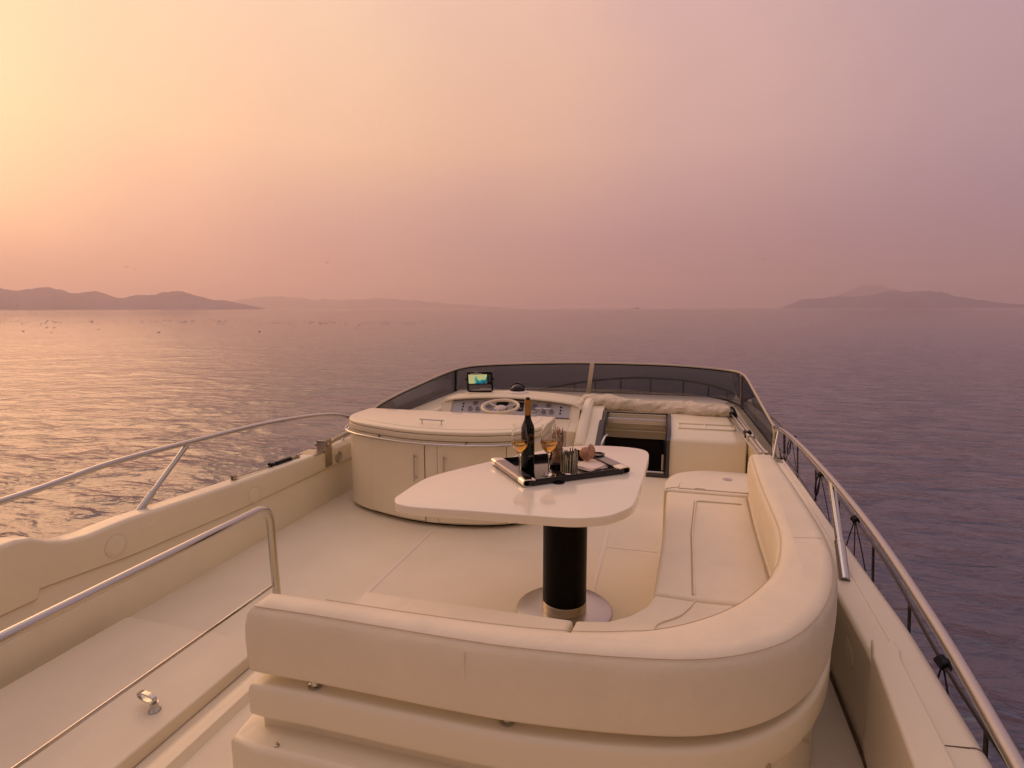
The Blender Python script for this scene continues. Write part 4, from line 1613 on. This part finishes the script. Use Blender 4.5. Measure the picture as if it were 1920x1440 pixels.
# ================================================================== FOLDED BIMINI
cv = thing('folded_bimini', 'rolled cream canvas bimini with steel poles along the starboard coaming', 'bimini', (0, 6.0, .5))
bm = B()
rings = []
n, m = 130, 28
for i in range(n + 1):
    s = i / n
    x = -.86 + 1.56 * s
    cyy = 6.03 + .02 * math.sin(5 * s) - .10 * s * s
    sag = .012 * math.sin(7 * s + 1) - .03 * s
    rr = (.085 - .018 * s) * (1 + .08 * math.sin(11 * s)) * (min(1, (1 - s) * 22 + .35)) * (min(1, s * 20 + .4))
    ring = []
    for k in range(m):
        a = 2 * math.pi * k / m
        d = Vector((0, math.cos(a) * 1.35, math.sin(a)))
        f1 = noise.fractal(Vector((x * 5.5, a * 1.3 + x * 4, 3.3)), 1.0, 2.0, 4)
        f2 = abs(noise.noise(Vector((x * 9 + a * .8, math.cos(a) * 2.2, 9.1))))
        w = rr * (1 + .22 * f1 - .30 * max(0, .22 - f2) / .22 * .6)
        ring.append(Vector((x + .012 * f1, cyy, .535 + sag)) + d * w)
    rings.append(ring)
ring_stack(bm, rings)
obj('canvas', bm, CANVAS, cv, 75)
bm = B()
box(bm, .40, .415, 5.93, 5.945, .42, .47, .002, 1)
obj('strap', bm, BLACK, cv)
for a, b_, r in (((.655, 5.95, .515), (.752, 4.42, .447), .011), ((.69, 5.95, .50), (.795, 4.44, .440), .011), ((.63, 5.90, .47), (.722, 4.5, .435), .008)):
    bm = B()
    tube(bm, [a, b_], r, 10)
    obj('pole', bm, CHROME, cv)
for y, m_ in ((5.86, BLACK), (5.15, BLACK), (5.02, CHROME), (4.55, CHROME)):
    s = (5.95 - y) / 1.53
    bm = B()
    c0 = Vector((.655 + .097 * s, y, .515 - .068 * s))
    tube(bm, [c0, c0 + Vector((.004, -.06, -.003))], .0175, 10)
    tube(bm, [c0 + Vector((.03, -.02, .01)), c0 + Vector((.036, -.05, .0))], .014, 8)
    box(bm, c0.x - .006, c0.x + .006, y - .04, y - .02, .419, c0.z, .002, 1)
    obj('clamp', bm, m_, cv)
bm = B()
tube(bm, catmull([(.63, 5.93, .50), (.67, 5.86, .57), (.70, 5.80, .52), (.72, 5.78, .45)], 6), .012, 8)
obj('strap_knot', bm, BLACK, cv)

# coaming top painted grey to stand for the shading by the starboard glass
bm = B()
box(bm, .812, .872, 4.40, 6.95, .4185, .4225, .001, 1)
tag(obj('glass_shade_strip', bm, GREYSHADE), 'grey strip painting the smoked glass shading onto the starboard coaming top', 'painted glass shade')

# ================================================================== WINDSCREEN
ws = thing('windscreen', 'wraparound smoked windscreen with a pale centre post at the front of the flybridge', 'windscreen', (-.9, 7, .43))
TOP = [(-2.50, 4.36, .625), (-2.52, 4.62, .672), (-2.545, 5.1, .705), (-2.575, 5.7, .728), (-2.60, 6.3, .748), (-2.58, 6.70, .766), (-2.50, 6.88, .785), (-2.34, 6.97, .803), (-2.0, 7.0, .825), (-1.6, 7.0, .846), (-1.2, 7.0, .862), (-.87, 7.0, .869), (-.4, 7.0, .870), (.04, 7.0, .864), (.40, 6.98, .849), (.66, 6.93, .832), (.79, 6.82, .826), (.835, 6.55, .828), (.838, 6.2, .82), (.845, 5.8, .765), (.85, 5.38, .705), (.853, 4.95, .650), (.855, 4.70, .62)]
BOT = [(-2.62, 4.36, .435), (-2.62, 4.7, .435), (-2.63, 5.2, .435), (-2.64, 5.8, .435), (-2.66, 6.4, .435), (-2.66, 6.9, .435), (-2.60, 7.12, .435), (-2.42, 7.28, .435), (-2.05, 7.34, .435), (-1.65, 7.36, .435), (-1.25, 7.37, .435), (-.95, 7.37, .435), (-.45, 7.37, .435), (.0, 7.36, .435), (.42, 7.34, .435), (.72, 7.22, .435), (.84, 7.02, .42), (.875, 6.7, .42), (.88, 6.2, .42), (.882, 5.8, .42), (.885, 5.4, .42), (.885, 4.9, .42), (.885, 4.50, .42)]
nseg = 6
Tt = catmull(TOP, nseg)
Bb = catmull(BOT, nseg)


def pane(i0, i1, label=None):
    bm = B()
    secs = []
    for i in range(i0 * nseg, i1 * nseg + 1):
        tq, bq = Tt[i], Bb[i]
        j0, j1 = max(i - 1, 0), min(i + 1, len(Tt) - 1)
        tg = (Tt[j1] - Tt[j0])
        nn = tg.cross(bq - tq).normalized() * .003
        secs.append([tq - nn, tq + nn, bq + nn, bq - nn])
    ring_stack(bm, secs)
    return obj('pane', bm, SMOKE, ws, 30, label=label)


pane(0, 5, 'port side pane')
pane(5, 11)
pane(11, 17)
pane(17, 22, 'starboard side pane')
bm = B()
tube(bm, [q + Vector((0, 0, .004)) for q in Tt], .0105, 10)
obj('top_rail', bm, mat('rail_cream', (.50, .44, .34), .35, metal=.3), ws)
bm = B()
tube(bm, [q + Vector((0, .004, -.014)) for q in Tt], .0075, 8)
obj('gasket', bm, BLACK, ws)
bm = B()
tube(bm, [q + Vector((0, 0, .0)) for q in Bb], .010, 8)
obj('lower_gasket', bm, BLACK, ws)


def bar_between(a, b_, w, d, m_, name):
    bm = B()
    a, b_ = Vector(a), Vector(b_)
    z = (b_ - a).normalized()
    x = Vector((1, 0, 0)) if abs(z.x) < .7 else Vector((0, 1, 0))
    x = (x - z * x.dot(z)).normalized()
    y = z.cross(x)
    M = Matrix(((x.x, y.x, z.x, a.x), (x.y, y.y, z.y, a.y), (x.z, y.z, z.z, a.z), (0, 0, 0, 1)))
    box(bm, -w / 2, w / 2, -d / 2, d / 2, 0, (b_ - a).length, .003, 2, M)
    obj(name, bm, m_, ws)


bar_between(Bb[11 * nseg] + Vector((0, -.02, 0)), Tt[11 * nseg] + Vector((0.01, -.02, -.002)), .055, .02, mat('post_cream', (.62, .55, .44), .4), 'centre_post')
bar_between(Bb[5 * nseg] + Vector((.012, 0, 0)), Tt[5 * nseg] + Vector((.012, 0, -.01)), .015, .05, BLACK, 'corner_post')
bar_between(Bb[17 * nseg] + Vector((-.012, 0, 0)), Tt[17 * nseg] + Vector((-.012, 0, -.01)), .012, .035, DULL, 'corner_post')
bar_between((.862, 4.50, .42), (.856, 4.74, .63), .022, .03, mat('rail_cream', (.5, .44, .34), .35), 'end_post')

# ================================================================== BULWARK FITTINGS, PORT
bm = B()
LT = thing('hinge_bracket', 'weathered steel hinge bracket bolted over the port bulwark beside the bar', 'bracket', (-2.62, 3.83, .4))
box(bm, -2.566, -2.562, 3.785, 3.875, .295, .515, .001, 1)
box(bm, -2.64, -2.566, 3.785, 3.80, .43, .512, .001, 1)
box(bm, -2.72, -2.56, 3.66, 3.80, .4315, .4345, .001, 1)
obj('plate', bm, DULL, LT)
bm = B()
tube(bm, [(-2.66, 3.80, .475), (-2.55, 3.83, .475)], .017, 12)
tube(bm, [(-2.58, 3.86, .475), (-2.585, 3.93, .48)], .019, 12)
obj('pivot_bolt', bm, DULL, LT)
bm = B()
tube(bm, [(-2.60, 3.86, .475), (-2.61, 4.85, .53)], .017, 12)
tube(bm, [(-2.64, 3.95, .455), (-2.64, 4.5, .47)], .011, 10)
tag(obj('folded_pole', bm, DULL), 'steel pole folded along the port bulwark behind the bar', 'pole')

bh = thing('gas_strut', 'thin steel strut with a black grip clipped on top of the port bulwark', 'strut', (-2.64, 3.2, .44))
bm = B()
tube(bm, [(-2.64, 2.90, .472), (-2.64, 3.28, .455)], .0055, 8)
obj('rod', bm, DULL, bh)
bm = B()
tube(bm, [(-2.64, 3.27, .4555), (-2.64, 3.30, .4555)], .012, 10)
tube(bm, [(-2.64, 3.30, .4555), (-2.64, 3.46, .450)], .0165, 12)
obj('grip', bm, BLACK, bh)
bm = B()
tube(bm, [(-2.64, 3.46, .450), (-2.64, 3.53, .448)], .010, 10)
tube(bm, [(-2.64, 3.53, .448), (-2.64, 3.555, .447)], .015, 10)
obj('tip', bm, DULL, bh)
for y, z, m_ in ((2.89, .461, DULL), (3.24, .445, BLACK)):
    bm = B()
    box(bm, -2.665, -2.615, y - .02, y + .03, z - .004, z + .002, .001, 1)
    box(bm, -2.653, -2.648, y - .01, y + .015, z, z + .032, .001, 1)
    box(bm, -2.632, -2.627, y - .01, y + .015, z, z + .032, .001, 1)
    tube(bm, [(-2.66, y, z + .024), (-2.62, y, z + .024)], .005, 8)
    obj('clip', bm, m_, bh)

# ================================================================== BIRDS AND SHIPS


def bird_mesh(flying):
    bm = B()
    prof = [(.002, -.20), (.05, -.12), (.075, 0), (.06, .10), (.035, .17), (.04, .20), (.012, .25)]
    M3 = Matrix(((1, 0, 0), (0, 0, 1), (0, -1, 0)))
    lathe(bm, prof, (0, 0, .06), 10, M3)
    if flying:
        for s in (-1, 1):
            pts = [(0, .06, .07), (s * .28, .10, .19), (s * .58, -.02, .13), (s * .30, -.06, .17), (0, -.08, .07)]
            lo2 = [bm.verts.new(q) for q in pts]
            hi2 = [bm.verts.new((q[0], q[1], q[2] + .015)) for q in pts]
            bm.faces.new(lo2)
            bm.faces.new(list(reversed(hi2)))
            for i in range(5):
                j = (i + 1) % 5
                bm.faces.new((lo2[i], lo2[j], hi2[j], hi2[i]))
    else:
        lathe(bm, [(.03, 0), (.024, .04), (.03, .07), (.008, .10)], (0, .17, .08), 8)
    return bm


def pix(px, py):
    d = fw + rt2 * ((px - 960) / F) - up2 * ((py - 720) / F)
    return d.normalized()


first = None
rb = random.Random(3)
for k in range(260):
    u = rb.random()
    px = (u ** 1.1) * 900 - 40
    py = 603 + rb.gauss(0, 2.3) + (2 if px > 450 else 0)
    if rb.random() < .05:
        py += rb.uniform(4, 20)
    d = pix(px, py)
    dist = (CAM_H - SEA_Z) / -d.z
    q = Vector((0, 0, CAM_H)) + d * dist
    if first is None:
        first = obj('sea_bird', bird_mesh(False), BIRDM)
        o = first
    else:
        o = first.copy()
        COL.objects.link(o)
    o.location = (q.x, q.y, SEA_Z - .02)
    o.rotation_euler = (0, 0, rb.uniform(0, 6.28))
    sc_ = rb.uniform(.8, 1.4)
    o.scale = (sc_, sc_, sc_)
    tag(o, 'dark sea bird sitting on the far water, one of a scattered flock', 'bird', 'birds sitting on the water')
first = None
for px, py, dist, sc_, lb in ((236, 501, 170, 1.4, 'small bird flying above the headland, leftmost of the two near it'), (253, 505, 230, 1.2, 'tiny bird flying just beside the bird above the headland'), (614, 493, 150, 1.5, 'bird gliding above the faint range'), (662, 406, 170, 1.3, 'highest flying bird in the pink sky'), (431, 493, 260, 1.1, 'tiny bird flying over the end of the headland'), (785, 548, 260, 1.3, 'bird flying low near the horizon ahead of the bow'), (1434, 486, 200, 1.3, 'lone bird flying above the starboard island'), (32, 574, 300, 1.4, 'bird flying low across the foot of the headland')):
    d = pix(px, py)
    if first is None:
        first = obj('flying_bird', bird_mesh(True), BIRDM)
        o = first
    else:
        o = first.copy()
        COL.objects.link(o)
    o.location = Vector((0, 0, CAM_H)) + d * dist
    o.rotation_euler = (0, R(rb.uniform(-25, 25)), rb.uniform(0, 6.28))
    o.scale = (sc_ * .62,) * 3
    tag(o, lb, 'bird', 'birds in flight')


def ship(px, length, dist, label):
    d = pix(px, 577)
    q = Vector((d.x, d.y, 0)).normalized() * dist
    th = thing('cargo_ship', label, 'ship', (q.x, q.y, SEA_Z), 'ships on the horizon', rz=math.atan2(q.y, q.x) + R(75))
    M = Matrix.Translation(th.location) @ Matrix.Rotation(th.rotation_euler[2], 4, 'Z')
    L = length
    o_ = [(-L / 2, -L * .07), (L * .38, -L * .07), (L / 2, 0), (L * .38, L * .07), (-L / 2, L * .07)]
    bm = prism(o_, 0, L * .075, 0, 0)
    bm.transform(M)
    obj('hull', bm, SHIPM, th, 0)
    bm = B()
    box(bm, -L * .45, -L * .30, -L * .06, L * .06, L * .075, L * .19, 0, 1, M)
    obj('bridge', bm, SHIPM, th, 0)
    bm = B()
    box(bm, -L * .40, -L * .36, -L * .02, L * .02, L * .19, L * .25, 0, 1, M)
    obj('funnel', bm, SHIPM, th, 0)


ship(1191, 70, 5200, 'tiny dark ship on the horizon above the windscreen, starboard of the centre post')
ship(925, 70, 6400, 'tiny faint ship on the horizon straight above the chart plotter')

# ================================================================== HAZE
hz = bpy.data.materials.new('haze')
hz.use_nodes = True
t = hz.node_tree
t.nodes.clear()
pv = N(t, 'ShaderNodeVolumePrincipled')
pv.inputs['Color'].default_value = (0.99, 0.86, 0.86, 1)
pv.inputs['Density'].default_value = 0.00015
pv.inputs['Anisotropy'].default_value = 0.55
mo = N(t, 'ShaderNodeOutputMaterial')
t.links.new(pv.outputs[0], mo.inputs['Volume'])
bm = B()
rings = [[(16500 * math.cos(2 * math.pi * k / 64), 16500 * math.sin(2 * math.pi * k / 64), z) for k in range(64)] for z in (SEA_Z - 6, 760)]
ring_stack(bm, rings)
tag(obj('haze', bm, hz, smooth=0), 'pink dusk haze over the sea', None, None, 'stuff')
